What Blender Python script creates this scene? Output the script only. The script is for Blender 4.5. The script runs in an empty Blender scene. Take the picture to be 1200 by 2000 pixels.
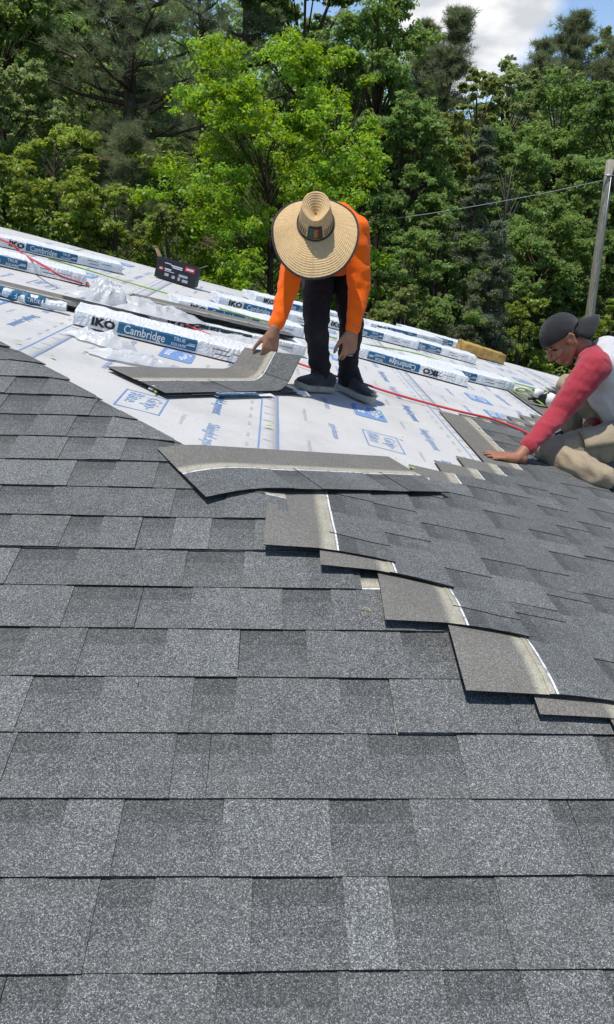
import bpy, bmesh, math, random
import numpy as np
from mathutils import Vector, Matrix, noise as mnoise

rnd = random.Random(7)
S = bpy.context.scene
COL = S.collection
R = math.radians

# ------------------------------------------------------------------ camera
Z0 = 4.6                                   # height of the lens above the yard
PITCH, ROLL, YAW, FPX = 0.357865, 0.0378462, 0.0522682, 1484.68
cp, sp = math.cos(PITCH), math.sin(PITCH)
_F = Vector((math.sin(YAW)*cp, math.cos(YAW)*cp, -sp))
_R = Vector((math.cos(YAW), -math.sin(YAW), 0))
_U = _R.cross(_F)
CR = _R*math.cos(ROLL) + _U*math.sin(ROLL)
CU = -_R*math.sin(ROLL) + _U*math.cos(ROLL)
CF = _F
CAM = Vector((0, 0, Z0))
cd = bpy.data.cameras.new('camera'); cam = bpy.data.objects.new('camera', cd); COL.objects.link(cam)
cam.matrix_world = Matrix(((CR.x, CU.x, -CF.x, 0), (CR.y, CU.y, -CF.y, 0), (CR.z, CU.z, -CF.z, Z0), (0, 0, 0, 1)))
cd.sensor_fit = 'VERTICAL'; cd.sensor_height = 36; cd.lens = FPX/2000*36
cd.clip_start = 0.05; cd.clip_end = 2000
S.camera = cam

# ------------------------------------------------------------------ sky and sun
SUNV = Vector((-0.18, -0.19, 1.0)).normalized()
EL = math.asin(SUNV.z); AZ = math.atan2(SUNV.x, SUNV.y)
W = bpy.data.worlds.new("World"); S.world = W; W.use_nodes = True
nt = W.node_tree; nt.nodes.clear()
def wn(t, **k):
    n = nt.nodes.new(t)
    for a, b in k.items(): setattr(n, a, b)
    return n
sky = wn('ShaderNodeTexSky', sky_type='NISHITA', sun_disc=False, sun_elevation=EL, sun_rotation=AZ, altitude=900, air_density=1.0, dust_density=0.15, ozone_density=1.6)
bg = wn('ShaderNodeBackground'); bg.inputs[1].default_value = 0.148
out = wn('ShaderNodeOutputWorld')
tc = wn('ShaderNodeTexCoord')
mp = wn('ShaderNodeMapping'); mp.inputs['Location'].default_value = (0.0, 0.0, 0.0); mp.inputs['Scale'].default_value = (1, 1, 2.4)
n1 = wn('ShaderNodeTexNoise', noise_dimensions='3D'); n1.inputs['Scale'].default_value = 2.1; n1.inputs['Detail'].default_value = 9; n1.inputs['Roughness'].default_value = 0.52
dst = wn('ShaderNodeVectorMath', operation='DISTANCE'); dst.inputs[1].default_value = tuple((CR*((905-600)/FPX) - CU*((20-1000)/FPX) + CF).normalized())
sub = wn('ShaderNodeMapRange'); sub.inputs[1].default_value = 0.04; sub.inputs[2].default_value = 0.135; sub.inputs[3].default_value = 0.26; sub.inputs[4].default_value = -0.06
add = wn('ShaderNodeMath', operation='ADD')
cr = wn('ShaderNodeValToRGB'); cr.color_ramp.elements[0].position = 0.56; cr.color_ramp.elements[1].position = 0.66
n2 = wn('ShaderNodeTexNoise'); n2.inputs['Scale'].default_value = 13.0; n2.inputs['Detail'].default_value = 6
cc = wn('ShaderNodeValToRGB'); cc.color_ramp.elements[0].position = 0.40; cc.color_ramp.elements[0].color = (3.9, 4.1, 4.4, 1); cc.color_ramp.elements[1].position = 0.6; cc.color_ramp.elements[1].color = (6.0, 6.0, 6.0, 1)
mx = wn('ShaderNodeMix', data_type='RGBA')
L = nt.links.new
L(tc.outputs['Generated'], mp.inputs[0]); L(mp.outputs[0], n1.inputs['Vector']); L(tc.outputs['Generated'], dst.inputs[0]); L(mp.outputs[0], n2.inputs['Vector'])
L(dst.outputs['Value'], sub.inputs[0]); L(n1.outputs[0], add.inputs[0]); L(sub.outputs[0], add.inputs[1]); L(add.outputs[0], cr.inputs[0])
L(n2.outputs[0], cc.inputs[0]); L(cr.outputs[0], mx.inputs[0]); L(sky.outputs[0], mx.inputs[6]); L(cc.outputs[0], mx.inputs[7])
L(mx.outputs[2], bg.inputs[0]); L(bg.outputs[0], out.inputs[0])
sl = bpy.data.lights.new('sun', 'SUN'); sl.energy = 4.2; sl.angle = R(0.53); sl.color = (1.0, 0.94, 0.84)
so = bpy.data.objects.new('sun', sl); COL.objects.link(so); so.rotation_euler = SUNV.to_track_quat('Z', 'Y').to_euler(); so.location = (-20, 20, 40)
S.view_settings.view_transform = 'Standard'; S.view_settings.look = 'None'; S.view_settings.gamma = 1; S.view_settings.use_curve_mapping = False
S.view_settings.exposure = 0.22

# ------------------------------------------------------------------ helpers
def link(o, parent=None):
    COL.objects.link(o)
    if parent is not None: o.parent = parent
    return o
def tag(o, label=None, cat=None, group=None, kind=None):
    if label: o['label'] = label
    if cat: o['category'] = cat
    if group: o['group'] = group
    if kind: o['kind'] = kind
    return o
def empty(name, loc, label, cat, group=None, rz=0):
    o = bpy.data.objects.new(name, None); link(o); o.location = loc; o.rotation_euler = (0, 0, rz); o.empty_display_size = .1
    return tag(o, label, cat, group)
def mesh_obj(name, verts, faces, mat, parent=None, smooth=False, mats=None, mi=None):
    me = bpy.data.meshes.new(name); me.from_pydata([tuple(v) for v in verts], [], faces); me.update()
    for m in (mats or [mat]): me.materials.append(m)
    if mi is not None: me.polygons.foreach_set('material_index', mi)
    if smooth: me.polygons.foreach_set('use_smooth', [True]*len(me.polygons))
    o = bpy.data.objects.new(name, me); link(o, parent); return o
def bm_obj(name, bm, mat, parent=None, smooth=False):
    me = bpy.data.meshes.new(name); bm.to_mesh(me); bm.free(); me.materials.append(mat)
    if smooth: me.polygons.foreach_set('use_smooth', [True]*len(me.polygons))
    o = bpy.data.objects.new(name, me); link(o, parent); return o
def quick_mesh(name, V, nper, mat, attrs=None):
    """many separate polygons of nper corners each from an (N*nper,3) array"""
    V = np.asarray(V, np.float32).reshape(-1, 3); n = len(V)//nper
    me = bpy.data.meshes.new(name); me.vertices.add(len(V)); me.vertices.foreach_set('co', V.ravel())
    me.loops.add(len(V)); me.loops.foreach_set('vertex_index', np.arange(len(V), dtype=np.int32))
    me.polygons.add(n); me.polygons.foreach_set('loop_start', np.arange(0, len(V), nper, dtype=np.int32))
    me.materials.append(mat)
    for k, a in (attrs or {}).items():
        at = me.attributes.new(k, 'FLOAT', 'FACE'); at.data.foreach_set('value', np.asarray(a, np.float32))
    me.update(calc_edges=True); me.validate(); return me
def tube_geo(pts, rads, sides=6, V=None, F=None, cap=True):
    V = [] if V is None else V; F = [] if F is None else F
    pts = [Vector(p) for p in pts]; n = len(pts)
    if not hasattr(rads, '__len__'): rads = [rads]*n
    up = None; base = len(V)
    for i, p in enumerate(pts):
        t = (pts[min(i+1, n-1)] - pts[max(i-1, 0)])
        if t.length < 1e-9: t = Vector((0, 0, 1))
        t.normalize()
        if up is None: up = Vector((1, 0, 0)) if abs(t.x) < .8 else Vector((0, 1, 0))
        a = (up - t*up.dot(t)).normalized(); b = t.cross(a); up = a
        for k in range(sides):
            th = 2*math.pi*k/sides; V.append(p + (a*math.cos(th) + b*math.sin(th))*rads[i])
    for i in range(n-1):
        for k in range(sides):
            k2 = (k+1) % sides; F.append((base+i*sides+k, base+i*sides+k2, base+(i+1)*sides+k2, base+(i+1)*sides+k))
    if cap:
        F.append(tuple(base+k for k in reversed(range(sides)))); F.append(tuple(base+(n-1)*sides+k for k in range(sides)))
    return V, F
def spline(pts, n=8):
    """Catmull-Rom through points"""
    P = [Vector(p) for p in pts]; P = [2*P[0]-P[1]] + P + [2*P[-1]-P[-2]]; o = []
    for i in range(1, len(P)-2):
        for k in range(n):
            t = k/n; a, b, c, d = P[i-1:i+3]
            o.append(0.5*((2*b) + (c-a)*t + (2*a-5*b+4*c-d)*t*t + (3*b-a-3*c+d)*t**3))
    o.append(P[-2]); return o
def ray(x, y): return CR*((x-600)/FPX) - CU*((y-1000)/FPX) + CF

# ------------------------------------------------------------------ materials
class NB:
    def __init__(s, name):
        s.m = bpy.data.materials.new(name); s.m.use_nodes = True; s.nt = s.m.node_tree; s.nt.nodes.clear()
        s.out = s.n('ShaderNodeOutputMaterial')
    def n(s, t, **k):
        x = s.nt.nodes.new(t)
        for a, b in k.items(): setattr(x, a, b)
        return x
    def l(s, a, b): s.nt.links.new(a, b)
    def setin(s, node, key, v):
        if hasattr(v, 'links') or isinstance(v, bpy.types.NodeSocket): s.l(v, node.inputs[key])
        else: node.inputs[key].default_value = v
    def noise(s, vec, scale, detail=4, rough=.5, out=0):
        x = s.n('ShaderNodeTexNoise'); x.inputs['Scale'].default_value = scale; x.inputs['Detail'].default_value = detail; x.inputs['Roughness'].default_value = rough
        if vec is not None: s.l(vec, x.inputs['Vector'])
        return x.outputs[out]
    def math(s, op, a, b=0.0, clamp=False):
        x = s.n('ShaderNodeMath', operation=op, use_clamp=clamp); s.setin(x, 0, a); s.setin(x, 1, b); return x.outputs[0]
    def maprange(s, v, a, b, c, d, smooth=False):
        x = s.n('ShaderNodeMapRange')
        if smooth: x.interpolation_type = 'SMOOTHSTEP'
        s.setin(x, 0, v)
        for i, q in enumerate((a, b, c, d)): x.inputs[i+1].default_value = q
        return x.outputs[0]
    def ramp(s, v, stops, interp='LINEAR'):
        x = s.n('ShaderNodeValToRGB'); e = x.color_ramp.elements; x.color_ramp.interpolation = interp
        while len(e) < len(stops): e.new(0.5)
        for el, (p, c) in zip(e, stops): el.position = p; el.color = (c[0], c[1], c[2], 1) if hasattr(c, '__len__') else (c, c, c, 1)
        s.setin(x, 0, v); return x.outputs[0]
    def mix(s, f, a, b, mode='MIX'):
        x = s.n('ShaderNodeMix', data_type='RGBA', blend_type=mode); s.setin(x, 0, f)
        s.setin(x, 6, a if not isinstance(a, tuple) else (*a, 1)); s.setin(x, 7, b if not isinstance(b, tuple) else (*b, 1)); return x.outputs[2]
    def bump(s, h, strength, dist):
        x = s.n('ShaderNodeBump'); x.inputs['Strength'].default_value = strength; x.inputs['Distance'].default_value = dist; s.l(h, x.inputs['Height']); return x.outputs[0]
    def bsdf(s, color, rough=.6, bump=None, spec=.3, metal=0., **kw):
        x = s.n('ShaderNodeBsdfPrincipled'); s.setin(x, 'Base Color', color if not isinstance(color, tuple) else (*color, 1))
        s.setin(x, 'Roughness', rough); s.setin(x, 'Specular IOR Level', spec); s.setin(x, 'Metallic', metal)
        for k, v in kw.items(): s.setin(x, k, v)
        if bump is not None: s.l(bump, x.inputs['Normal'])
        s.l(x.outputs[0], s.out.inputs[0]); return x
    def coord(s, which='Object'):
        return s.n('ShaderNodeTexCoord').outputs[which]
    def objrand(s): return s.n('ShaderNodeObjectInfo').outputs['Random']

def simple(name, c, rough=.6, var=.12, scale=20, bump=.0, spec=.3, metal=0, bscale=None):
    b = NB(name); co = b.coord()
    n = b.noise(co, scale, 6, .6)
    col = b.mix(b.maprange(n, .3, .7, 0, 1), tuple(max(0, x*(1-var)) for x in c), tuple(min(1, x*(1+var)) for x in c))
    bm_ = b.bump(b.noise(co, bscale or scale*4, 5, .6), bump, .01) if bump else None
    b.bsdf(col, rough, bm_, spec, metal); return b.m

def shingle_material():
    b = NB('asphalt_granules')
    uv = b.n('ShaderNodeUVMap', uv_map='uv').outputs[0]
    sep = b.n('ShaderNodeSeparateXYZ'); b.l(uv, sep.inputs[0]); w = sep.outputs[1]
    tone = b.n('ShaderNodeAttribute', attribute_name='tone').outputs['Fac']
    co = b.coord('Object')
    off = b.n('ShaderNodeVectorMath', operation='ADD'); b.l(co, off.inputs[0]); 
    rv = b.n('ShaderNodeCombineXYZ'); r_ = b.objrand(); b.l(b.math('MULTIPLY', r_, 37.0), rv.inputs[0]); b.l(rv.outputs[0], off.inputs[1]); c3 = off.outputs[0]
    vo = b.n('ShaderNodeTexVoronoi'); vo.inputs['Scale'].default_value = 640; b.l(c3, vo.inputs['Vector'])
    s1 = b.n('ShaderNodeSeparateColor'); b.l(vo.outputs['Color'], s1.inputs[0]); g = s1.outputs[0]
    vo2 = b.n('ShaderNodeTexVoronoi'); vo2.inputs['Scale'].default_value = 330; b.l(c3, vo2.inputs['Vector'])
    s2 = b.n('ShaderNodeSeparateColor'); b.l(vo2.outputs['Color'], s2.inputs[0])
    clump = b.noise(c3, 22, 5, .65); clump2 = b.noise(c3, 5, 3, .5)
    grey = b.ramp(g, [(0, (.034, .037, .038)), (.35, (.080, .086, .088)), (.62, (.134, .142, .144)), (.84, (.218, .228, .230)), (1, (.44, .45, .45))])
    grey = b.mix(b.math('MULTIPLY', s2.outputs[1], .25), grey, b.ramp(s2.outputs[0], [(0, (.055, .059, .061)), (.7, (.12, .127, .129)), (1, (.28, .29, .29))]))
    warm = b.mix(b.maprange(clump2, .45, .75, 0, .16), grey, (.15, .14, .115))
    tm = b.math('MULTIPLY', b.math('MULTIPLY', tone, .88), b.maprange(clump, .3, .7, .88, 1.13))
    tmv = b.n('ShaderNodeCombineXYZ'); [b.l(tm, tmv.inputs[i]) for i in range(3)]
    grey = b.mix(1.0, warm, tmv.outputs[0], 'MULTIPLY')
    brown = b.ramp(g, [(0, (.080, .077, .069)), (.5, (.156, .150, .136)), (.85, (.22, .212, .195)), (1, (.33, .32, .30))])
    brown = b.mix(b.maprange(clump2, .4, .7, 0, .25), brown, (.10, .092, .08))
    cream = b.ramp(b.math('ADD', b.math('MULTIPLY', g, .5), b.math('MULTIPLY', clump, .5)), [(.2, (.18, .168, .13)), (.5, (.36, .34, .265)), (.8, (.50, .48, .40))])
    wn_ = b.math('ADD', w, b.math('MULTIPLY', b.math('SUBTRACT', clump, .5), .010))
    fc = b.math('MULTIPLY', b.maprange(wn_, .158, .162, 0, 1), b.maprange(wn_, .186, .205, 1, 0))
    col = b.mix(b.maprange(wn_, .150, .156, 0, 1), grey, brown)
    col = b.mix(fc, col, cream)
    fw = b.math('MULTIPLY', b.math('MULTIPLY', b.maprange(w, .1515, .1525, 0, 1), b.maprange(w, .1565, .158, 1, 0)), b.maprange(b.noise(c3, 60, 3, .6), .35, .5, .25, 1))
    col = b.mix(fw, col, (.72, .74, .76))
    # granules missing on cut edges: dark asphalt where w<0
    col = b.mix(b.maprange(w, -.004, -.003, 1, 0), col, (.018, .017, .017))
    h = b.math('ADD', b.math('MULTIPLY', g, .6), b.math('MULTIPLY', clump, .8))
    b.bsdf(col, .82, b.bump(h, .55, .0022), .22)
    return b.m

M = {}
M['shingle'] = shingle_material()
M['felt'] = simple('asphalt_underside', (.03, .029, .03), .9, .3, 60, .3)
def underlay_material():
    b = NB('synthetic_underlayment'); co = b.coord('Object')
    n = b.noise(co, 3.5, 4, .6); n2 = b.noise(co, 120, 3, .7); n3 = b.noise(co, 900, 2, .5)
    col = b.mix(b.maprange(n, .35, .7, 0, 1), (.555, .55, .535), (.50, .50, .49))
    col = b.mix(b.maprange(n2, .62, .70, 0, .55), col, (.27, .285, .30))
    vo = b.n('ShaderNodeTexVoronoi'); vo.inputs['Scale'].default_value = 70; b.l(co, vo.inputs['Vector'])
    s1 = b.n('ShaderNodeSeparateColor'); b.l(vo.outputs['Color'], s1.inputs[0])
    spk = b.math('MULTIPLY', b.maprange(vo.outputs['Distance'], .12, .2, 1, 0), b.maprange(s1.outputs[0], .80, .84, 0, .8))
    spk = b.math('MULTIPLY', spk, b.maprange(b.noise(co, 2.2, 3, .6), .42, .6, .1, 1))
    col = b.mix(spk, col, (.10, .10, .10))
    dirt = b.maprange(b.noise(co, 1.7, 7, .72), .52, .72, 0, .5); col = b.mix(dirt, col, (.31, .31, .30))
    b.bsdf(col, .55, b.bump(b.math('ADD', n3, b.math('MULTIPLY', b.noise(co, 7, 5, .6), 3.0)), .35, .010), .35); return b.m
M['underlay'] = underlay_material()
def ink(name, c, fade=.35):
    b = NB(name); co = b.coord()
    n = b.noise(co, 160, 4, .7); col = b.mix(b.maprange(n, .4, .75, 0, fade), c, tuple(min(.7, x+.35) for x in c)); b.bsdf(col, .6, None, .25); return b.m
M['ink_blue'] = ink('blue_ink', (.105, .205, .43), .5); M['ink_pale'] = ink('pale_blue_ink', (.22, .32, .52), .6); M['ink_grey'] = ink('grey_ink', (.30, .32, .37), .6)
M['ink_white'] = ink('white_ink', (.58, .61, .64), .1); M['ink_black'] = simple('black_ink', (.015, .016, .018), .45); M['ink_red'] = simple('red_ink', (.45, .03, .035), .5)
def wrapper_material():
    b = NB('plastic_wrapper'); co = b.coord()
    n = b.noise(co, 26, 5, .6); n2 = b.noise(co, 8, 3, .5)
    col = b.mix(b.maprange(n2, .35, .7, 0, 1), (.70, .72, .73), (.60, .625, .64))
    st = b.n('ShaderNodeTexWave', wave_type='BANDS', bands_direction='X'); st.inputs['Scale'].default_value = 9; st.inputs['Distortion'].default_value = 18; st.inputs['Detail'].default_value = 4; b.l(co, st.inputs['Vector'])
    b.bsdf(col, .42, b.bump(b.math('ADD', n, b.math('MULTIPLY', st.outputs['Fac'], .4)), .75, .012), .45); return b.m
M['wrap'] = wrapper_material()
M['label'] = simple('teal_print', (.012, .095, .19), .35, .2, 6, .25, .4, bscale=30)
M['label_dark'] = simple('dark_print', (.02, .035, .05), .35, .2, 6, .2, .4)
M['wood'] = simple('roof_sheathing', (.32, .24, .15), .8, .3, 9, .3)
M['siding'] = simple('painted_siding', (.62, .61, .57), .7, .06, 4, .1)
M['fascia'] = simple('painted_trim', (.75, .75, .73), .6, .05, 5, .1)

def film_material():
    b = NB('crumpled_plastic_film'); co = b.coord(); n = b.noise(co, 40, 4, .6); pr = b.noise(co, 75, 2, .5)
    c = b.mix(b.maprange(pr, .60, .64, 0, .35), (.70, .72, .73), (.42, .46, .50))
    p = b.n('ShaderNodeBsdfPrincipled'); b.l(c, p.inputs['Base Color']); p.inputs['Roughness'].default_value = .28; p.inputs['Specular IOR Level'].default_value = .6; b.l(b.bump(n, .5, .006), p.inputs['Normal'])
    t = b.n('ShaderNodeBsdfTranslucent'); b.l(c, t.inputs[0]); tp = b.n('ShaderNodeBsdfTransparent'); m = b.n('ShaderNodeMixShader'); m.inputs[0].default_value = .35; b.l(p.outputs[0], m.inputs[1]); b.l(t.outputs[0], m.inputs[2])
    m2 = b.n('ShaderNodeMixShader'); m2.inputs[0].default_value = .05; b.l(m.outputs[0], m2.inputs[1]); b.l(tp.outputs[0], m2.inputs[2]); b.l(m2.outputs[0], b.out.inputs[0]); return b.m
M['film'] = film_material()

# ------------------------------------------------------------------ the roof: two slopes that meet at a hip
HA, TA, TB, CB = 1.26748864, math.tan(0.240324711), math.tan(0.234007199), 0.760826014
cA, sA = math.cos(0.240324711), math.sin(0.240324711)
cB, sB = math.cos(0.234007199), math.sin(0.234007199)
S0, EXPO, SHH = 0.857305, 0.149, 0.349
XR = -3.3                                     # ridge of the house
def zA(Y): return Z0 - HA + TA*Y
def zB(x): return Z0 - CB - TB*x
def hipY(x): return (HA - CB - TB*x)/TA
nA = Vector((0, -sA, cA)); nB = Vector((sB, 0, cB))
HD = Vector((1, (hipY(1)-hipY(0)), zB(1)-zB(0))).normalized()     # along the hip, down to the right
H0 = Vector((0, hipY(0), zB(0)))
PHI = math.acos(nA.dot(nB))
mB = HD.cross(nB)
if mB.y > 0: mB = -mB                           # in slope B, pointing over the hip to slope A
mA = HD.cross(nA)
if mA.y < 0: mA = -mA                           # in slope A, pointing over the hip to slope B
def fold(P, m, n, h, phi, r, ride=0.):
    d = (P - H0).dot(m); foot = P - m*d
    h += ride*max(0, min(1, (d+r)/(2*r)))
    a, bcl = -r, r
    if d <= a: return P + n*h
    def th(x): return phi*min(1, max(0, (x+r)/(2*r)))
    k = phi/(2*r); x = min(d, r); t = th(x)
    al = -r + math.sin(t)/k; ve = -(1-math.cos(t))/k
    if d > r: al += (d-r)*math.cos(phi); ve -= (d-r)*math.sin(phi)
    return foot + m*al + n*ve + (n*math.cos(t) + m*math.sin(t))*h
def on_B(u, v, h=0., phi=None, r=.05, ride=0.):          # u down the slope from x=0, v along the courses
    return fold(Vector((u*cB, v, zB(0) - u*sB)), mB, nB, h, PHI if phi is None else phi, r, ride)
def on_A(x, s, h=0., phi=None, r=.05):          # x along the courses, s up the slope
    return fold(Vector((x, s*cA, zA(0) + s*sA)), mA, nA, h, PHI if phi is None else phi, r)
def pxB(x, y, lift=0.):                          # the point of slope B under a line of sight
    d = ray(x, y); c = Z0 - CB + lift/cB
    t = (c - Z0)/(d.z + TB*d.x); return CAM + d*t
def px_depth(x, y, Y):
    d = ray(x, y); return CAM + d*(Y/d.y)

def smooth_noise(x, y, s=1.0, seed=0): return mnoise.noise(Vector((x*s, y*s, seed*7.3)))

def shingle_geo(L_, mapf, teeth, lift=lambda l: 0.0, tilt=True, step=.10, clip=None, bottom=False, tones=None, under=None):
    """a laminated shingle: back sheet L_ x 0.349 m and raised teeth on it; mapf(l, w, h) -> point"""
    bm = bmesh.new(); uvl = bm.loops.layers.uv.new('uv'); tl = bm.faces.layers.float.new('tone')
    u0 = rnd.random()*50
    def hh(w): return (.0108 - .0310*w if tilt else 0.) 
    ls = sorted(set([0., L_] + [t[0] for t in teeth] + [t[1] for t in teeth]))
    full = []
    for a, b in zip(ls, ls[1:]):
        k = max(1, int(math.ceil((b-a)/step - .2))); full += [a + (b-a)*i/k for i in range(k)]
    full.append(L_)
    ws = [0., .05, .10, .1525, .21, SHH]
    def tone_at(l):
        for t in teeth:
            if t[0] <= l <= t[1]: return t[2], True
        return .8, False
    def quad(pts, uvs, tone):
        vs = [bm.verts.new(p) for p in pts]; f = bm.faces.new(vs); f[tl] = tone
        for lp, q in zip(f.loops, uvs): lp[uvl].uv = (q[0]+u0, q[1])
    def lf(l, w): return lift(l)*max(0, 1-w/.17)
    T = .0024
    for a, b in zip(full, full[1:]):
        mid = (a+b)/2; tt, raised = tone_at(mid)
        for w0, w1 in zip(ws, ws[1:]):
            if raised and w1 <= .16: continue
            tn = tt
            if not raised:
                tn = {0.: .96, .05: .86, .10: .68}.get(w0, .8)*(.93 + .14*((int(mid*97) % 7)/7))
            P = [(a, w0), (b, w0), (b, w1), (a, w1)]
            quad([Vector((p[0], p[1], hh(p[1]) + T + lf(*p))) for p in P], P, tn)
            if bottom: quad([Vector((p[0], p[1], hh(p[1]) + lf(*p))) for p in reversed(P)], [(p[0], -1) for p in P], 1)
        # butt edge and top edge
        for w, sgn in ((0., 1), (SHH, -1)):
            P = [(a, w, 0), (b, w, 0), (b, w, T), (a, w, T)]
            if sgn < 0: P = P[::-1]
            quad([Vector((p[0], p[1], hh(p[1]) + p[2] + lf(p[0], p[1]))) for p in P], [(p[0], -1) for p in P], 1)
    for t0, t1, tn in teeth:                     # raised teeth: their own top, butt and sides
        seg = [x for x in full if t0-1e-6 <= x <= t1+1e-6]
        W_ = [.0, .05, .10, .1525, .172]
        sl = .004*(rnd.random()-.5)
        for a, b in zip(seg, seg[1:]):
            for w0, w1 in zip(W_, W_[1:]):
                P = [(a, w0), (b, w0), (b, w1), (a, w1)]
                quad([Vector((p[0], p[1]-(.0015 if p[1] == 0 else 0), hh(p[1]) + 2*T + lf(*p))) for p in P], P, tn)
            P = [(a, -.0015, T-.0012), (b, -.0015, T-.0012), (b, -.0015, 2*T), (a, -.0015, 2*T)]
            quad([Vector((p[0], p[1], hh(0) + p[2] + lf(p[0], 0))) for p in P], [(p[0], -1) for p in P], 1)
            P = [(a, .172, T), (b, .172, T), (b, .172, 2*T), (a, .172, 2*T)][::-1]
            quad([Vector((p[0], p[1], hh(.172) + p[2])) for p in P], [(p[0], .172) for p in P], 1)
        for l, sgn in ((t0, 1), (t1, -1)):
            for w0, w1 in zip(W_, W_[1:]):
                P = [(l, w0, T-.001), (l, w0, 2*T), (l, w1, 2*T), (l, w1, T-.001)]
                if sgn < 0: P = P[::-1]
                quad([Vector((p[0], p[1]-(.0015 if p[1] == 0 else 0), hh(p[1]) + p[2] + lf(p[0], p[1]))) for p in P], [(p[0], -1) for p in P], 1)
    for l, sgn in ((0., 1), (L_, -1)):
        for w0, w1 in zip(ws, ws[1:]):
            P = [(l, w0, 0), (l, w0, T), (l, w1, T), (l, w1, 0)]
            if sgn < 0: P = P[::-1]
            quad([Vector((p[0], p[1], hh(p[1]) + p[2] + lf(p[0], p[1]))) for p in P], [(p[0], -1) for p in P], 1)
    bmesh.ops.remove_doubles(bm, verts=bm.verts, dist=1e-5)
    for co, no in (clip or []):
        bmesh.ops.bisect_plane(bm, geom=bm.verts[:]+bm.edges[:]+bm.faces[:], plane_co=co, plane_no=no, clear_outer=True)
    for v in bm.verts: v.co = mapf(*v.co)
    return bm
def teeth_for(L_, raised_first=None, fill=.62):
    t = []; l = 0.; up = rnd.random() < .5 if raised_first is None else raised_first
    tones = [.92, .97, 1.02, 1.07, 1.16]
    while l < L_-.02:
        w = rnd.choice([.10, .13, .16, .19, .22]) if up else rnd.choice([.09, .12, .15, .18])
        e = min(L_, l+w)
        if L_-e < .04: e = L_
        if up:
            t.append((l, e, rnd.choice(tones)))
            if rnd.random() < .22 and e < L_-.05:      # two raised tabs of different blend side by side
                e2 = min(L_, e+rnd.choice([.08, .12, .16])); t.append((e, e2, rnd.choice(tones))); e = e2
        l = e; up = not up
    return t
def shingle_obj(name, bm, parent):
    me = bpy.data.meshes.new(name); bm.to_mesh(me); bm.free(); me.materials.append(M['shingle'])
    o = bpy.data.objects.new(name, me); link(o, parent); return o

house = empty('house', (0, 6, 0), 'low house whose hip roof is being covered with grey shingles', 'house')
HOFF = Matrix.Translation((0, -6, 0))
def hpart(o):                                    # parts are built in place, then hung under the house
    o.parent = house; o.matrix_parent_inverse = Matrix.Translation((0, -6, 0)); return o
def sub(o, par):
    o.parent = par; return o

# rake edge (far gable) of slope B
def rakeY(x): return 8.42 + .135*(x+2.4)
EAVE = 2.38
xe = (Z0-CB-EAVE)/TB; ye = (EAVE-Z0+HA)/TA
def deck():
    d = -.016
    peak = Vector((XR, hipY(XR), zB(XR))); far = Vector((XR, rakeY(XR), zB(XR)))
    cornr = Vector((xe, hipY(xe), EAVE)); cfar = Vector((xe, rakeY(xe), EAVE))
    xm = 2*XR-xe; cl = Vector((xm, hipY(xe), EAVE)); clf = Vector((xm, rakeY(xm), EAVE))
    top = [peak, far, cornr, cfar, cl, clf]; V = [p + Vector((0, 0, d)) for p in top] + [p + Vector((0, 0, d-.03)) for p in top]
    F = [(0, 2, 3, 1), (0, 1, 5, 4), (0, 4, 2), (6, 7, 9, 8), (6, 10, 11, 7), (6, 8, 10)]
    for a, b in ((2, 3), (3, 1), (1, 5), (5, 4), (4, 2)): F.append((a, a+6, b+6, b))
    return V, F, top
DV, DF, DT = deck()
roof = hpart(mesh_obj('roof_deck', DV, DF, M['wood']))
# eaves trim, walls, gable
gx0, gx1 = 2*XR-xe+.45, xe-.45; gy0, gy1 = hipY(xe)+.45, 8.0
zt = EAVE-.09
V = []; F = []
def boxgeo(V, F, a, b):
    i = len(V); x0, y0, z0 = a; x1, y1, z1 = b
    V += [Vector(p) for p in ((x0,y0,z0),(x1,y0,z0),(x1,y1,z0),(x0,y1,z0),(x0,y0,z1),(x1,y0,z1),(x1,y1,z1),(x0,y1,z1))]
    F += [tuple(i+k for k in f) for f in ((3,2,1,0),(4,5,6,7),(0,1,5,4),(1,2,6,5),(2,3,7,6),(3,0,4,7))]
for a, b in (((gx0, gy0, 0), (gx1, gy0+.15, zt)), ((gx0, gy1-.15, 0), (gx1, gy1, zt)), ((gx0, gy0+.15, 0), (gx0+.15, gy1-.15, zt)), ((gx1-.15, gy0+.15, 0), (gx1, gy1-.15, zt))): boxgeo(V, F, a, b)
i = len(V)
for y in (gy1-.15, gy1): V += [Vector((gx0, y, zt)), Vector((gx1, y, zt)), Vector((XR, y, zB(XR)-.1))]
F += [(i, i+1, i+2), (i+5, i+4, i+3), (i+1, i+4, i+5, i+2), (i, i+2, i+5, i+3)]
hpart(mesh_obj('wall', V, F, M['siding']))
V = []; F = []
i = 0
for A_, B_ in ((DT[2], DT[3]), (DT[3], DT[1]), (DT[1], DT[5]), (DT[5], DT[4]), (DT[4], DT[2])):
    d = (B_-A_).normalized(); o = Vector((d.y, -d.x, 0)).normalized()*.02
    i = len(V); 
    for p in (A_, B_):
        for off, z in ((Vector((0, 0, 0)), -.017), (o, -.017), (o, -.19), (Vector((0, 0, 0)), -.19)): V.append(p+off+o*.15+Vector((0, 0, z)))
    for k in range(4): F.append((i+k, i+(k+1) % 4, i+4+(k+1) % 4, i+4+k))
    F += [(i+3, i+2, i+1, i), (i+4, i+5, i+6, i+7)]
hpart(mesh_obj('fascia', V, F, M['fascia']))

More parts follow.
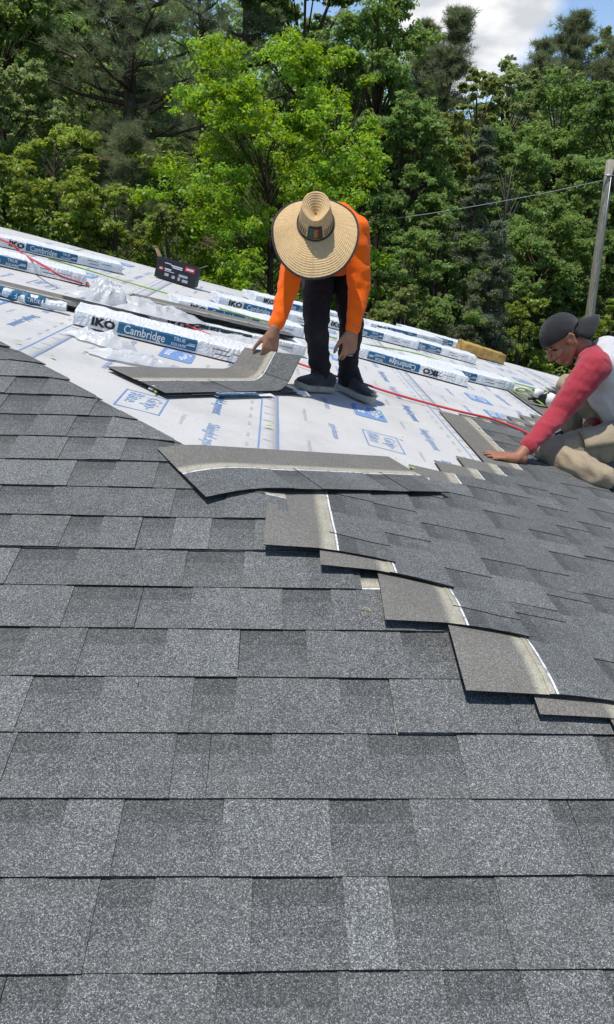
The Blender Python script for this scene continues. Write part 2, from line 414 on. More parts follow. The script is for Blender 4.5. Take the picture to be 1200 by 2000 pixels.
# underlayment sheets, one per roll, each lapped over the one below it
def hU(u, v): return .0045*smooth_noise(u, v, 1.6, 1) + .0022*smooth_noise(u*1.0, v*.45, 7, 2)
def sheet(u0, u1, k):
    V = []; F = []; nu, nv = 22, 90
    for i in range(nu+1):
        for j in range(nv+1):
            u = u0+(u1-u0)*i/nu; vlo = hipY(u*cB)+.0; vhi = rakeY(u*cB)+.03; v = vlo+(vhi-vlo)*j/nv
            e = .004*smooth_noise(v, u, 2.2, 5) if i in (0, nu) else 0
            P = on_B(u+e, v, -.010 + hU(u, v) + .0016*(i/nu))
            V.append(P)
    for i in range(nu):
        for j in range(nv):
            a = i*(nv+1)+j; F.append((a, a+nv+1, a+nv+2, a+1))
    o = mesh_obj('underlayment_sheet', V, F, M['underlay'], None, True)
    so_ = o.modifiers.new('t', 'SOLIDIFY'); so_.thickness = .0012; so_.offset = 0
    return hpart(o)
LAPS = [-.055+1.03*k for k in range(-4, 6)]
sheets = {}
for k in range(len(LAPS)-1): sheets[k] = sheet(LAPS[k], LAPS[k+1]+.09, k)

def text_geo(txt, size, xscale=1.0, bold=0.0, shear=0.0):
    cu = bpy.data.curves.new('t', 'FONT'); cu.body = txt; cu.size = size; cu.offset = bold*size; cu.shear = shear; cu.resolution_u = 2; cu.align_x = 'CENTER'; cu.align_y = 'CENTER'
    ob = bpy.data.objects.new('t', cu); COL.objects.link(ob)
    dg = bpy.context.evaluated_depsgraph_get(); dg.update(); me = ob.evaluated_get(dg).to_mesh()
    V = [Vector((v.co.x*xscale, v.co.y, 0)) for v in me.vertices]; F = [tuple(p.vertices) for p in me.polygons]
    ob.to_mesh_clear(); bpy.data.objects.remove(ob); bpy.data.curves.remove(cu); return V, F
_tc = {}
def text(txt, size, **k):
    key = (txt, size, tuple(sorted(k.items())))
    if key not in _tc: _tc[key] = text_geo(txt, size, **k)
    return _tc[key]
def grid_rect(x0, y0, x1, y1, nx=1, ny=1):
    V = [Vector((x0+(x1-x0)*i/nx, y0+(y1-y0)*j/ny, 0)) for i in range(nx+1) for j in range(ny+1)]
    F = [(i*(ny+1)+j, (i+1)*(ny+1)+j, (i+1)*(ny+1)+j+1, i*(ny+1)+j+1) for i in range(nx) for j in range(ny)]; return V, F
def round_rect(w, h, r, n=4):
    V = []
    for cx, cy, a0 in ((w/2-r, h/2-r, 0), (-w/2+r, h/2-r, 90), (-w/2+r, -h/2+r, 180), (w/2-r, -h/2+r, 270)):
        for i in range(n+1): a = R(a0+90*i/n); V.append(Vector((cx+r*math.cos(a), cy+r*math.sin(a), 0)))
    return V, [tuple(range(len(V)))]
# print on the sheets: text is read looking down the slope (right = -v, up = +u)
class Print:
    def __init__(s): s.V = []; s.F = []; s.mi = []
    def put(s, geo, u, v, mi, lift, rot=0):
        b = len(s.V)
        for p in geo[0]:
            x, y = (p.x, p.y) if not rot else (-p.y, p.x)
            uu, vv = u + y, v - x
            s.V.append(on_B(uu, vv, -.010 + hU(uu, vv) + .0034 + lift))
        for f in geo[1]: s.F.append(tuple(b+i for i in f)); s.mi.append(mi)
PM = [M['ink_blue'], M['ink_white'], M['ink_pale'], M['ink_grey']]
def logo(P, u, v):
    P.put(round_rect(.275, .172, .022), u, v, 0, 0)
    P.put(text('Grip-', .082, bold=.018, xscale=1.12), u+.037, v+.005, 1, .0009)
    P.put(text('Rite', .082, bold=.018, xscale=1.25), u-.039, v+.03, 1, .0009)
def outline_logo(P, u, v):
    for a in (grid_rect(-.137, .080, .137, .086, 3, 1), grid_rect(-.137, -.086, .137, -.080, 3, 1), grid_rect(-.137, -.080, -.131, .080), grid_rect(.131, -.080, .137, .080)): P.put(a, u, v, 0, 0)
    P.put(text('Grip-', .080, bold=.012, xscale=1.12), u+.037, v, 2, 0); P.put(text('Rite', .080, bold=.012, xscale=1.25), u-.039, v+.03, 2, 0)
for k, sh in sheets.items():
    if k < 1 or k > 7: continue
    P = Print(); ub = LAPS[k+1]                     # the lap line pair sits at the lower edge
    u_top = LAPS[k]
    for uu, wd in ((ub-.004+.013, .007), (ub+.108-.02, .006)):
        x = hipY(uu*cB)+.1
        while x < rakeY(uu*cB)-.4:
            P.put(grid_rect(-.30, -wd/2, .30, wd/2, 6, 1), uu if uu < ub+.085 else ub+.084, x+.3, 0, 0); x += .601
    v = hipY(ub*cB) - 1.2 + .31*(k % 2); j = 0
    while v < rakeY(ub*cB)-.3:
        lo = hipY((u_top+.3)*cB)+.35
        def ok(u, v_): return v_ > hipY(u*cB)+.28 and v_ < rakeY(u*cB)-.25
        if ok(u_top+.545, v): (logo if j % 3 else outline_logo)(P, u_top+.575, v)
        if ok(u_top+.85, v+.30): P.put(text('ShingleLayment', .066, bold=.012, xscale=.98), u_top+.86, v+.30, 0 if j % 2 else 2, 0)
        if ok(u_top+.22, v+.12): P.put(text('www.grip-rite.com', .030), u_top+.215, v+.12, 3, 0)
        if ok(u_top+.33, v-.05): P.put(text('grip-rite.com', .046, bold=.006), u_top+.345, v-.05, 0, 0)
        if ok(u_top+.75, v): P.put(text('ShingleLayment', .024), u_top+.745, v-.1, 3, 0)
        for q in range(4):
            vv = v+.08+.13*q
            if ok(ub+.05, vv): P.put(grid_rect(-.004, -.022, .008, .010), ub+.045, vv, 3, 0); P.put(grid_rect(-.004, .015, .008, .022), ub+.045, vv, 3, 0)
            if ok(ub-.04, vv): P.put(grid_rect(-.02, -.006, .03, .006), ub-.035, vv+.02, 3, 0)
        v += .56; j += 1
    if P.V:
        o = mesh_obj('printed_lettering', P.V, P.F, None, None, mats=PM, mi=P.mi); o.parent = sh; o['kind'] = 'stuff'
# underlayment on slope A (under the shingles) 
V = []; F = []
for j in range(31):
    s = -3.6 + 9*j/30; xh = (HA-CB-TA*s*cA)/TB if False else (HA-CB-s*cA*TA)/TB
    for i in range(9):
        x1 = xh; x0 = 2*XR-xh; V.append(Vector((x0+(x1-x0)*i/8, s*cA, zA(0)+s*sA-.012)) if x1 > x0 else Vector((XR, s*cA, zA(0)+s*sA-.012)))
for j in range(30):
    for i in range(8): a = j*9+i; F.append((a, a+1, a+10, a+9))
hpart(mesh_obj('underlayment_sheet', V, F, M['underlay']))

# ---- shingles of slope A: courses that run across the picture
def hip_x(s): return (HA-CB-TA*s*cA)/TB          # x of the hip at height s on slope A
AS = []
L0 = 1.038
for n in range(-6, 25):
    s = S0 + EXPO*n
    if n >= 9: xr = hip_x(s)+.30
    else: xr = min(hip_x(s) - .02 + .02*math.sin(n*2.3), 2.6)
    if n == 6: xr = .235
    if n == 5: xr = .415
    xl_lim = -1.1 - .16*max(0, n) if n < 12 else -3.0
    xl_lim = max(xl_lim - .9, -3.2)
    x1 = xr - (0 if n < 9 else rnd.random()*.3)
    first = True
    while x1 > xl_lim:
        x0 = x1 - (L0 if not first or n >= 9 else rnd.choice([.55, .72, .9, 1.038]))
        Ls = x1-x0-.0015
        th = teeth_for(Ls)
        ph = rnd.random()*9; am = rnd.choice([.0003, .0006, .0012, .0020])
        clip = []
        if n >= 9:
            off = rnd.uniform(.035, .085)
            # hip line in (l, w): x = hip_x(s+w)
            p0 = Vector((hip_x(s)+off-x0, 0, 0)); p1 = Vector((hip_x(s+.3)+off-x0, .3, 0)); dd = p1-p0
            clip = [(p0, Vector((dd.y, -dd.x, 0)).normalized())]
            if p1.x < 0 and p0.x < .05: x1 = x0; first = False; continue
        f = (lambda l, w, h, x0=x0, s=s: on_A(x0+l, s+w, h, None, .04))
        bm = shingle_geo(Ls, f, th, lambda l, ph=ph, am=am: am*(1+math.sin(l*7+ph)), clip=clip, step=.2 if n < 8 else .12)
        if bm.faces: AS.append(hpart(shingle_obj('shingle', bm, None)))
        else: bm.free()
        x1 = x0; first = False
# ---- shingles of slope B: courses that run away from the camera, their near ends still uncut across the hip
XK0, DXK = .33, .1437
VN = {0: 1.82, 1: 1.752, 2: 1.555, 3: 1.335, 4: 1.29, 5: 1.13}
VF = [2.42, 2.55, 2.66, 2.80, 2.97, 3.155, 3.35, 4.43, 4.53, 4.65, 4.77, 4.95, 5.15, 5.33, 6.45, 6.62, 6.8, 7.0, 7.2, 7.45, 7.7, 7.9, 8.1, 8.3, 8.45]
PHK = {0: .72, 1: .76, 2: .80, 3: .72, 4: .80, 5: .8}
LFT = {0: .004, 1: .005, 2: .004, 3: .003, 4: .0, 5: .004}
for k in range(len(VF)):
    xb = XK0 + DXK*k; ub = xb/cB
    vn = VN.get(k, hipY(xb)-.02 + .1*rnd.random()); vf = VF[k]
    v1 = vf
    while v1 > vn+.02:
        v0 = max(vn, v1-L0)
        if 0 < v0-vn < .08: v0 = vn
        Ls = v1-v0-.0015; last = abs(v0-vn) < 1e-6
        th = teeth_for(Ls)
        ph = rnd.random()*9; am = rnd.choice([.0005, .001, .002])
        phi = PHI*PHK.get(k, .9) if last else PHI; lf = LFT.get(k, 0) if last else 0
        def f(l, w, h, v0=v0, ub=ub, phi=phi, lf=lf, vn=vn, last=last):
            v = v0+l; e = max(0, 1-(v-vn)/.32)**2*lf if last else 0
            return on_B(ub-w, v, h+e, phi, .09 if last else .03, .024 if last else 0.)
        bm = shingle_geo(Ls, f, th, lambda l, ph=ph, am=am: am*(1+math.sin(l*7+ph)), step=.05 if last and k < 8 else .2, bottom=last)
        hpart(shingle_obj('shingle', bm, None))
        v1 = v0
# ---- a loose shingle laid askew across the hip
def askew():
    ang = R(31.0); c, s_ = math.cos(ang), math.sin(ang); ox, os_ = -.183, 2.120
    def f(l, w, h):
        x = ox + l*c - w*s_; s = os_ + l*s_ + w*c
        e = .012*max(0, 1-l/.25)**2*max(0, 1-w/.3)
        return on_A(x, s, h+.020+e, PHI*.97, .10)
    bm = shingle_geo(1.0, f, [(0, .145, .95), (.145, .30, 1.05), (.41, .56, .95), (.56, .70, 1.12), (.80, .93, .8), (.93, 1.0, 1.0)], step=.05, bottom=True, tilt=False)
    o = shingle_obj('shingle', bm, None)
    return tag(o, 'grey shingle with brown upper half lying askew and folded over the hip', 'shingle')
askew()

# ------------------------------------------------------------------ ground and wooded hillside
def sst(t): t = max(0., min(1., t)); return t*t*(3-2*t)
def ground(x, y):
    return sst((y-9)/4.5)*(.7 + 3.55*sst((2.0-x)/7)) + .25*max(0, y-21) + .12*smooth_noise(x, y, .35, 3)*sst((y-9)/3)
gx = np.concatenate([np.linspace(-400, -40, 9), np.linspace(-32, 40, 61), np.linspace(50, 400, 9)])
gy = np.concatenate([np.linspace(-300, -20, 8), np.linspace(-10, 60, 71), np.linspace(75, 600, 9)])
V = [Vector((x, y, ground(x, min(y, 75)))) for y in gy for x in gx]
F = [(j*len(gx)+i, j*len(gx)+i+1, (j+1)*len(gx)+i+1, (j+1)*len(gx)+i) for j in range(len(gy)-1) for i in range(len(gx)-1)]
def ground_material():
    b = NB('grass_and_litter'); co = b.coord()
    n = b.noise(co, .35, 5, .6); n2 = b.noise(co, 6, 6, .7)
    col = b.mix(b.maprange(n2, .35, .65, 0, 1), (.035, .06, .012), (.085, .11, .03))
    col = b.mix(b.maprange(n, .5, .62, 0, 1), col, (.075, .06, .035))
    b.bsdf(col, .9, b.bump(n2, .6, .08), .1); return b.m
g_ = mesh_obj('ground', V, F, ground_material(), None, True); g_['kind'] = 'structure'

def leaf_material(name, c, trans, hv=.055, gloss=.35):
    b = NB(name)
    va = b.n('ShaderNodeAttribute', attribute_name='vary').outputs['Fac']
    hs = b.n('ShaderNodeHueSaturation'); b.setin(hs, 'Color', (*c, 1))
    b.setin(hs, 'Hue', b.maprange(va, 0, 1, .5-hv*.35, .5+hv*.25)); b.setin(hs, 'Value', b.maprange(va, 0, 1, .62, 1.42)); b.setin(hs, 'Saturation', b.maprange(va, 0, 1, 1.02, .9))
    tr = b.n('ShaderNodeHueSaturation'); b.l(hs.outputs[0], tr.inputs['Color']); tr.inputs['Hue'].default_value = .485; tr.inputs['Value'].default_value = trans; tr.inputs['Saturation'].default_value = 1.1
    p = b.n('ShaderNodeBsdfPrincipled'); b.l(hs.outputs[0], p.inputs['Base Color']); p.inputs['Roughness'].default_value = .48; p.inputs['Specular IOR Level'].default_value = gloss
    t = b.n('ShaderNodeBsdfTranslucent'); b.l(tr.outputs[0], t.inputs['Color'])
    m = b.n('ShaderNodeMixShader'); m.inputs[0].default_value = .48; b.l(p.outputs[0], m.inputs[1]); b.l(t.outputs[0], m.inputs[2]); b.l(m.outputs[0], b.out.inputs[0]); return b.m
LM = {'bright': leaf_material('fresh_leaves', (.190, .315, .024), 1.9),
      'mid': leaf_material('green_leaves', (.145, .230, .058), 2.0),
      'dark': leaf_material('dark_leaves', (.115, .185, .050), 2.0),
      'olive': leaf_material('olive_leaves', (.175, .220, .055), 1.8),
      'holly': leaf_material('glossy_leaves', (.205, .280, .038), 1.8, .06, .5),
      'pine': leaf_material('pine_needles', (.155, .190, .095), 1.6, .06, .2),
      'cedar': leaf_material('cedar_sprays', (.150, .185, .108), 1.4, .05, .2),
      'pale': leaf_material('pale_leaves', (.200, .265, .090), 1.7)}
def bark_material(name, c):
    b = NB(name); co = b.coord(); mp_ = b.n('ShaderNodeMapping'); mp_.inputs['Scale'].default_value = (9, 9, 1.6); b.l(co, mp_.inputs[0])
    n = b.noise(mp_.outputs[0], 2.2, 6, .7)
    b.bsdf(b.mix(b.maprange(n, .35, .7, 0, 1), tuple(x*.45 for x in c), c), .9, b.bump(n, .9, .05), .1); return b.m
M['bark'] = bark_material('brown_bark', (.11, .085, .062)); M['bark_grey'] = bark_material('grey_bark', (.20, .185, .16))
M['pole'] = bark_material('weathered_pole', (.50, .46, .38))

def leaves(rs, C, Rr, n, size, flat=.55, up=.6, aspect=.55, curl=.15):
    """n leaves round each of the centres C with spreads Rr -> (corners, variation)"""
    k = len(C); c = np.repeat(C, n, 0); r = np.repeat(Rr, n, 0)
    off = rs.normal(0, .5, (k*n, 3)); off[:, 2] *= flat
    p = c + off*r[:, None]
    nrm = rs.normal(0, .55, (k*n, 3)) + np.array([0, 0, up]) + off*.5; nrm /= np.linalg.norm(nrm, axis=1)[:, None]
    d = rs.normal(0, 1, (k*n, 3)) + off*.9; d -= nrm*(d*nrm).sum(1)[:, None]; d /= np.linalg.norm(d, axis=1)[:, None]
    s = np.cross(nrm, d); sz = size*rs.uniform(.6, 1.25, k*n)[:, None]
    b = p - d*sz*.5; t = p + d*sz*.5 - nrm*sz*curl
    m = p + nrm*sz*.03
    Q = np.stack([b, m + s*sz*aspect*.5, t, m - s*sz*aspect*.5], 1)
    var = np.clip(np.repeat(rs.uniform(0, 1, k), n)*.55 + rs.uniform(0, 1, k*n)*.45, 0, 1)
    return Q, var
def needles(rs, C, D, n, length, width):
    k = len(C); c = np.repeat(C, n, 0); d = np.repeat(D, n, 0)
    v = rs.normal(0, .75, (k*n, 3)) + d*.45 + np.array([0, 0, .25]); v /= np.linalg.norm(v, axis=1)[:, None]
    st = c + rs.normal(0, .22, (k*n, 3))*length*np.array([1, 1, .6]) - d*(rs.uniform(0, 1, (k*n, 1))*length*.6)
    ln = length*rs.uniform(.7, 1.15, (k*n, 1)); tip = st + v*ln; tip[:, 2] -= .02
    s = np.cross(v, rs.normal(0, 1, (k*n, 3))); s /= np.linalg.norm(s, axis=1)[:, None]
    Q = np.stack([st - s*width*.5, st + s*width*.5, tip], 1)
    var = np.clip(np.repeat(rs.uniform(0, 1, k), n)*.6 + rs.uniform(0, 1, k*n)*.4, 0, 1); return Q, var

def XY(px, Y, py=480): d = ray(px, py); return d.x/d.y*Y
def ZT(px, py, Y): d = ray(px, py); return Z0 + d.z/d.y*Y
def tree(name, px, Y, ptop, wpx, mat, label, seed, pbot=None, nb=46, sprays=9, nl=34, leaf=.11, shape='round', bark='bark', group=None, trunk_r=None, dens=1.0, low=.18, lean=0.):
    rs = np.random.default_rng(seed); x = XY(px, Y); zg = ground(x, Y); zt = ZT(px, ptop, Y); H = max(1.2, zt - zg); Rw = wpx/2/FPX*Y
    root = empty(name, (x, Y, zg), label, 'shrub' if 'shrub' in name or 'bush' in name else 'tree', group)
    zl = low*H
    tr = trunk_r or max(.03, .018*H + .02)
    # trunk
    npt = 9; tp = []; tf = .97 if shape in ('pine', 'cedar') else .84
    for i in range(npt):
        t = i/(npt-1); tp.append(Vector((lean*t*H + .05*H*.3*math.sin(t*5+seed), .04*H*.3*math.sin(t*4+seed*2), -0.3*(i == 0) + t*H*tf)))
    TV, TF = tube_geo(tp, [tr*(1.25-1.12*i/(npt-1)) for i in range(npt)], 8)
    def trunk_at(z):
        t = max(0, min(.999, z/(H*tf)))*(npt-1); i = int(t); return tp[i].lerp(tp[min(i+1, npt-1)], t-i)
    cen = []; rad = []; dirs = []
    if shape in ('round', 'column', 'shrub'):
        lob = rs.uniform(.72, 1.18, 12)
        for q in range(nb):
            # heights spread over the crown, profile bulges in its lower middle
            t = rs.uniform(0, .95); z = zl + (H-zl)*t
            prof = .16 + math.sin(math.pi*min(1, (t*.86+.13)))**.62 if shape != 'column' else math.sin(math.pi*min(1, t*.82+.16))**.45
            a = rs.uniform(0, 2*math.pi); rr = Rw*prof*lob[int(a/(2*math.pi)*12) % 12]*math.sqrt(rs.uniform(.12, 1))
            base = trunk_at(z*.72 if shape != 'shrub' else z*.3)
            c = Vector((trunk_at(z).x + rr*math.cos(a), trunk_at(z).y + rr*math.sin(a), z + rs.normal(0, .04)*H*.3))
            mid = base.lerp(c, .55) + Vector((0, 0, .06*rr))
            tube_geo([base, mid, c], [tr*.22, tr*.13, tr*.04], 4, TV, TF, False)
            br = max(.14, .235*Rw*rs.uniform(.7, 1.15))
            for _ in range(sprays):
                o = rs.normal(0, .5, 3)*br; o[2] *= .62
                e = c + Vector(o); cen.append(e); rad.append(br*rs.uniform(.30, .52))
                if rs.uniform() < .35: tube_geo([c, e], [tr*.06, tr*.02], 3, TV, TF, False)
        Q, var = leaves(rs, np.array([tuple(c) for c in cen]), np.array(rad), max(4, int(nl*dens*1.75)), leaf*.80)
        me = quick_mesh('crown', Q, 4, LM[mat], {'vary': var})
    elif shape == 'pine':
        nw = nb; C = []; D = []
        for q in range(nw):
            t = rs.uniform(0, 1)**.7; z = zl + (H-zl)*t; a = rs.uniform(0, 2*math.pi)
            ln = Rw*(1.05-t*.62)*(1-.45*max(0, (t-.8)/.2))*rs.uniform(.55, 1.1); base = trunk_at(z)
            dr = Vector((math.cos(a), math.sin(a), .10+.45*t)).normalized()
            P = [base, base+dr*ln*.5+Vector((0, 0, -.03*ln)), base+dr*ln+Vector((0, 0, .06*ln))]
            tube_geo(P, [tr*.30, tr*.18, tr*.05], 4, TV, TF, False)
            for _ in range(sprays):
                u = rs.uniform(.25, 1.05); sd = Vector(rs.normal(0, 1, 3)); sd.z = abs(sd.z)*.5; e = base + dr*ln*u + sd*ln*.30*(1.15-u*.3)
                dd = (dr*.7 + sd*.5 + Vector((0, 0, .45))).normalized(); C.append(e); D.append(dd)
                if rs.uniform() < .4: tube_geo([base+dr*ln*u*.85, e], [tr*.07, tr*.03], 3, TV, TF, False)
        Q, var = needles(rs, np.array([tuple(c) for c in C]), np.array([tuple(c) for c in D]), int(nl*dens), leaf, .012*Y/22)
        me = quick_mesh('crown', Q, 3, LM[mat], {'vary': var})
    else:   # cedar / spruce: drooping layered sprays
        C = []; Rr = []
        for q in range(nb):
            t = rs.uniform(0, 1)**1.15; z = zl + (H-zl)*t; a = rs.uniform(0, 2*math.pi); ln = Rw*(1-t*.93)*rs.uniform(.7, 1.08); base = trunk_at(z)
            dr = Vector((math.cos(a), math.sin(a), -.12 + .35*t))
            tube_geo([base, base+dr*ln*.6+Vector((0, 0, .06*ln)), base+dr*ln], [tr*.22, tr*.13, tr*.03], 4, TV, TF, False)
            for _ in range(sprays):
                u = rs.uniform(.25, 1.05); C.append(base + dr*ln*u + Vector(rs.normal(0, 1, 3))*ln*.10*Vector((1, 1, .5)).length*.5 + Vector((0, 0, -.05*ln*u))); Rr.append(max(.10, ln*.17))
        Q, var = leaves(rs, np.array([tuple(c) for c in C]), np.array(Rr), int(nl*dens), leaf, .45, .45, .22, .35)
        me = quick_mesh('crown', Q, 4, LM[mat], {'vary': var})
    link(bpy.data.objects.new('crown', me), root)
    mesh_obj('trunk', TV, TF, M[bark], root, True)
    return root

T_ = [
 # name, px, Y, top, width, material, label, kwargs
 ('maple_tree', 520, 15.6, 62, 345, 'bright', 'bright yellow-green tree behind the man in the straw hat', dict(nb=120, sprays=10, nl=36, leaf=.105, low=.06, trunk_r=.075)),
 ('maple_tree', 655, 17.5, 70, 160, 'bright', 'bright yellow-green tree at the right shoulder of the brightest tree', dict(nb=30, sprays=9, nl=32, leaf=.11, low=.2)),
 ('oak_tree', 40, 22, -120, 290, 'mid', 'tall dark green broadleaf tree at the left edge, beside the big pine', dict(nb=93, sprays=10, nl=34, leaf=.16)),
 ('sweetgum_tree', 30, 18, 90, 190, 'pale', 'pale green tree under the tall broadleaf tree at the left edge', dict(nb=52, sprays=9, nl=32, leaf=.15)),
 ('pine_tree', 268, 20, -190, 330, 'pine', 'big grey-green pine with dark trunk left of the brightest tree', dict(shape='pine', nb=64, sprays=16, nl=42, leaf=.20, low=.30, trunk_r=.21)),
 ('pine_tree', 470, 29, -160, 210, 'pine', 'dark pine behind the top of the brightest tree', dict(shape='pine', nb=50, sprays=13, nl=36, leaf=.24, low=.25)),
 ('pine_tree', 395, 27, -140, 170, 'pine', 'slim dark pine just right of the big pine trunk', dict(shape='pine', nb=44, sprays=12, nl=36, leaf=.24, low=.2)),
 ('oak_tree', 590, 31, -110, 220, 'dark', 'dark broadleaf tree high behind the brightest tree', dict(nb=68, sprays=9, nl=30, leaf=.22)),
 ('oak_tree', 180, 27, -100, 260, 'dark', 'dark broadleaf tree filling in behind the big pine', dict(nb=77, sprays=9, nl=32, leaf=.2)),
 ('holly_tree', 118, 14.6, 232, 180, 'holly', 'rounded glossy tree with yellow-green tips above the left bundles', dict(nb=40, sprays=11, nl=36, leaf=.085, low=.05)),
 ('holly_tree', 15, 13.8, 285, 150, 'holly', 'rounded glossy tree cut off by the left edge', dict(nb=34, sprays=10, nl=34, leaf=.085, low=.05)),
 ('holly_shrub', 225, 14.2, 352, 190, 'holly', 'low glossy shrub between the rounded tree and the black box', dict(nb=34, sprays=10, nl=34, leaf=.085, low=.03, shape='shrub')),
 ('pine_shrub', 262, 15.3, 245, 150, 'pine', 'small bushy grey-green pine under the big pine', dict(shape='pine', nb=34, sprays=12, nl=40, leaf=.17, low=.12)),
 ('holly_shrub', 330, 13.6, 395, 120, 'olive', 'olive green shrub right behind the black box', dict(nb=26, sprays=9, nl=34, leaf=.085, low=.03, shape='shrub')),
 ('poplar_tree', 725, 23, -40, 250, 'mid', 'tall mid-green tree right of the brightest tree', dict(nb=99, sprays=10, nl=34, leaf=.15, shape='column', low=.12)),
 ('poplar_tree', 790, 21, 150, 190, 'mid', 'mid-green tree in front of the dark pine tops', dict(nb=68, sprays=10, nl=34, leaf=.14, shape='column', low=.1)),
 ('pine_tree', 850, 36, 15, 140, 'pine', 'dark pine tops against the cloud left of the sky gap', dict(shape='pine', nb=105, sprays=12, nl=26, leaf=.28, low=.2)),
 ('pine_tree', 800, 38, 40, 110, 'pine', 'dark pine half hidden by the tall mid-green tree', dict(shape='pine', nb=105, sprays=12, nl=26, leaf=.28, low=.2)),
 ('hickory_tree', 905, 31, 108, 110, 'olive', 'brownish olive treetop under the sky gap', dict(nb=46, sprays=8, nl=26, leaf=.2)),
 ('hickory_tree', 965, 34, 118, 150, 'pale', 'pale green treetop at the bottom of the sky gap', dict(nb=55, sprays=9, nl=28, leaf=.2)),
 ('pine_tree', 1015, 38, 78, 130, 'pine', 'bushy pine left of the tallest far pine', dict(shape='pine', nb=105, sprays=12, nl=26, leaf=.28, low=.12)),
 ('pine_tree', 1070, 40, 26, 130, 'pine', 'tallest far pine with thin trunk against the blue sky', dict(shape='pine', nb=105, sprays=12, nl=26, leaf=.28, low=.5)),
 ('pine_tree', 1150, 40, 72, 150, 'pine', 'bushy far pine in the upper right corner', dict(shape='pine', nb=105, sprays=12, nl=26, leaf=.28, low=.15)),
 ('hickory_tree', 1110, 43, 52, 100, 'pale', 'pale treetop peeping between the far pines', dict(nb=46, sprays=8, nl=28, leaf=.24)),
 ('oak_tree', 1060, 28, 150, 230, 'mid', 'broad mid-green tree below the far pines', dict(nb=86, sprays=10, nl=32, leaf=.17, low=.1)),
 ('oak_tree', 1190, 26, 130, 220, 'dark', 'dark green broad tree above the utility pole', dict(nb=83, sprays=10, nl=32, leaf=.16, low=.1)),
 ('hickory_tree', 850, 23, 190, 150, 'olive', 'olive tree with thin bare stems left of the bluish spruce', dict(nb=52, sprays=8, nl=28, leaf=.14, low=.1, bark='bark_grey', trunk_r=.06)),
 ('hickory_tree', 985, 22, 215, 190, 'mid', 'leafy tree with pale stems right of the bluish spruce', dict(nb=68, sprays=9, nl=32, leaf=.14, low=.1, bark='bark_grey', trunk_r=.07)),
 ('spruce_tree', 925, 19.5, 235, 170, 'cedar', 'tall bluish conifer in the middle of the wood', dict(shape='cedar', nb=90, sprays=12, nl=26, leaf=.14, low=.05)),
 ('cedar_tree', 965, 15.8, 425, 200, 'cedar', 'grey-blue cedar with drooping branches behind the far bundles', dict(shape='cedar', nb=90, sprays=12, nl=28, leaf=.11, low=.05)),
 ('dogwood_tree', 790, 15.2, 430, 190, 'mid', 'small leafy tree at the right elbow of the man in orange', dict(nb=44, sprays=10, nl=36, leaf=.095, low=.05)),
 ('dogwood_tree', 735, 17.5, 330, 170, 'dark', 'dark leafy tree just right of the orange shirt', dict(nb=40, sprays=10, nl=34, leaf=.11, low=.08)),
 ('dogwood_tree', 860, 17.6, 380, 150, 'dark', 'dark leafy tree between the small tree and the cedar', dict(nb=36, sprays=10, nl=32, leaf=.11, low=.06)),
 ('elm_tree', 1062, 20.3, 395, 200, 'mid', 'mid-green tree with layered branches left of the utility pole', dict(nb=71, sprays=10, nl=34, leaf=.12, low=.1)),
 ('elm_tree', 1140, 22.5, 290, 190, 'mid', 'mid-green tree right behind the utility pole', dict(nb=71, sprays=10, nl=32, leaf=.13, low=.1)),
 ('elm_tree', 1235, 20.0, 330, 190, 'dark', 'dark tree cut off by the right edge beyond the pole', dict(nb=62, sprays=10, nl=32, leaf=.13, low=.1)),
 ('privet_shrub', 1035, 16.4, 575, 150, 'holly', 'yellow-green shrub left of the black cap', dict(nb=30, sprays=10, nl=34, leaf=.085, low=.02, shape='shrub')),
 ('privet_shrub', 1240, 16.0, 560, 150, 'holly', 'yellow-green shrub right of the utility pole base', dict(nb=30, sprays=10, nl=34, leaf=.085, low=.02, shape='shrub')),
 ('privet_shrub', 905, 14.4, 575, 150, 'mid', 'mid-green low shrub beyond the yellow foam pad', dict(nb=28, sprays=9, nl=32, leaf=.09, low=.02, shape='shrub')),
 ('privet_shrub', 780, 13.8, 560, 150, 'olive', 'olive low shrub beyond the far bundles', dict(nb=28, sprays=9, nl=32, leaf=.09, low=.02, shape='shrub')),
 ('privet_shrub', 500, 13.2, 500, 150, 'bright', 'fresh green low shrub beyond the bundles left of the man in orange', dict(nb=28, sprays=9, nl=32, leaf=.085, low=.02, shape='shrub')),
 ('privet_shrub', 1000, 18.0, 500, 130, 'mid', 'leafy shrub at the foot of the grey-blue cedar', dict(nb=26, sprays=9, nl=32, leaf=.1, low=.02, shape='shrub')),
]
for i, (nm, px, Y, pt, wp, mt, lab, kw) in enumerate(T_): tree(nm, px, Y, pt, wp, mt, lab, 100+i, **kw)

# the wood behind them, one unbroken mass on the hillside
rs = np.random.default_rng(5); C = []; Rr = []
for _ in range(1500):
    Y = rs.uniform(30, 62); x = rs.uniform(-.75, .75)*Y; 
    h = (7.2 if x < 7 else 4.6)*rs.uniform(.05, 1.0)
    if 6 < x/Y*40 < 16: h *= .62
    C.append((x, Y, ground(x, Y)+h)); Rr.append(rs.uniform(.8, 1.5))
Q, var = leaves(rs, np.array(C), np.array(Rr), 46, .36)
fw_ = link(bpy.data.objects.new('far_wood', quick_mesh('far_wood', Q, 4, LM['mid'], {'vary': var})))
tag(fw_, 'dense dark wood covering the hillside behind the single trees', 'wood', None, 'stuff')
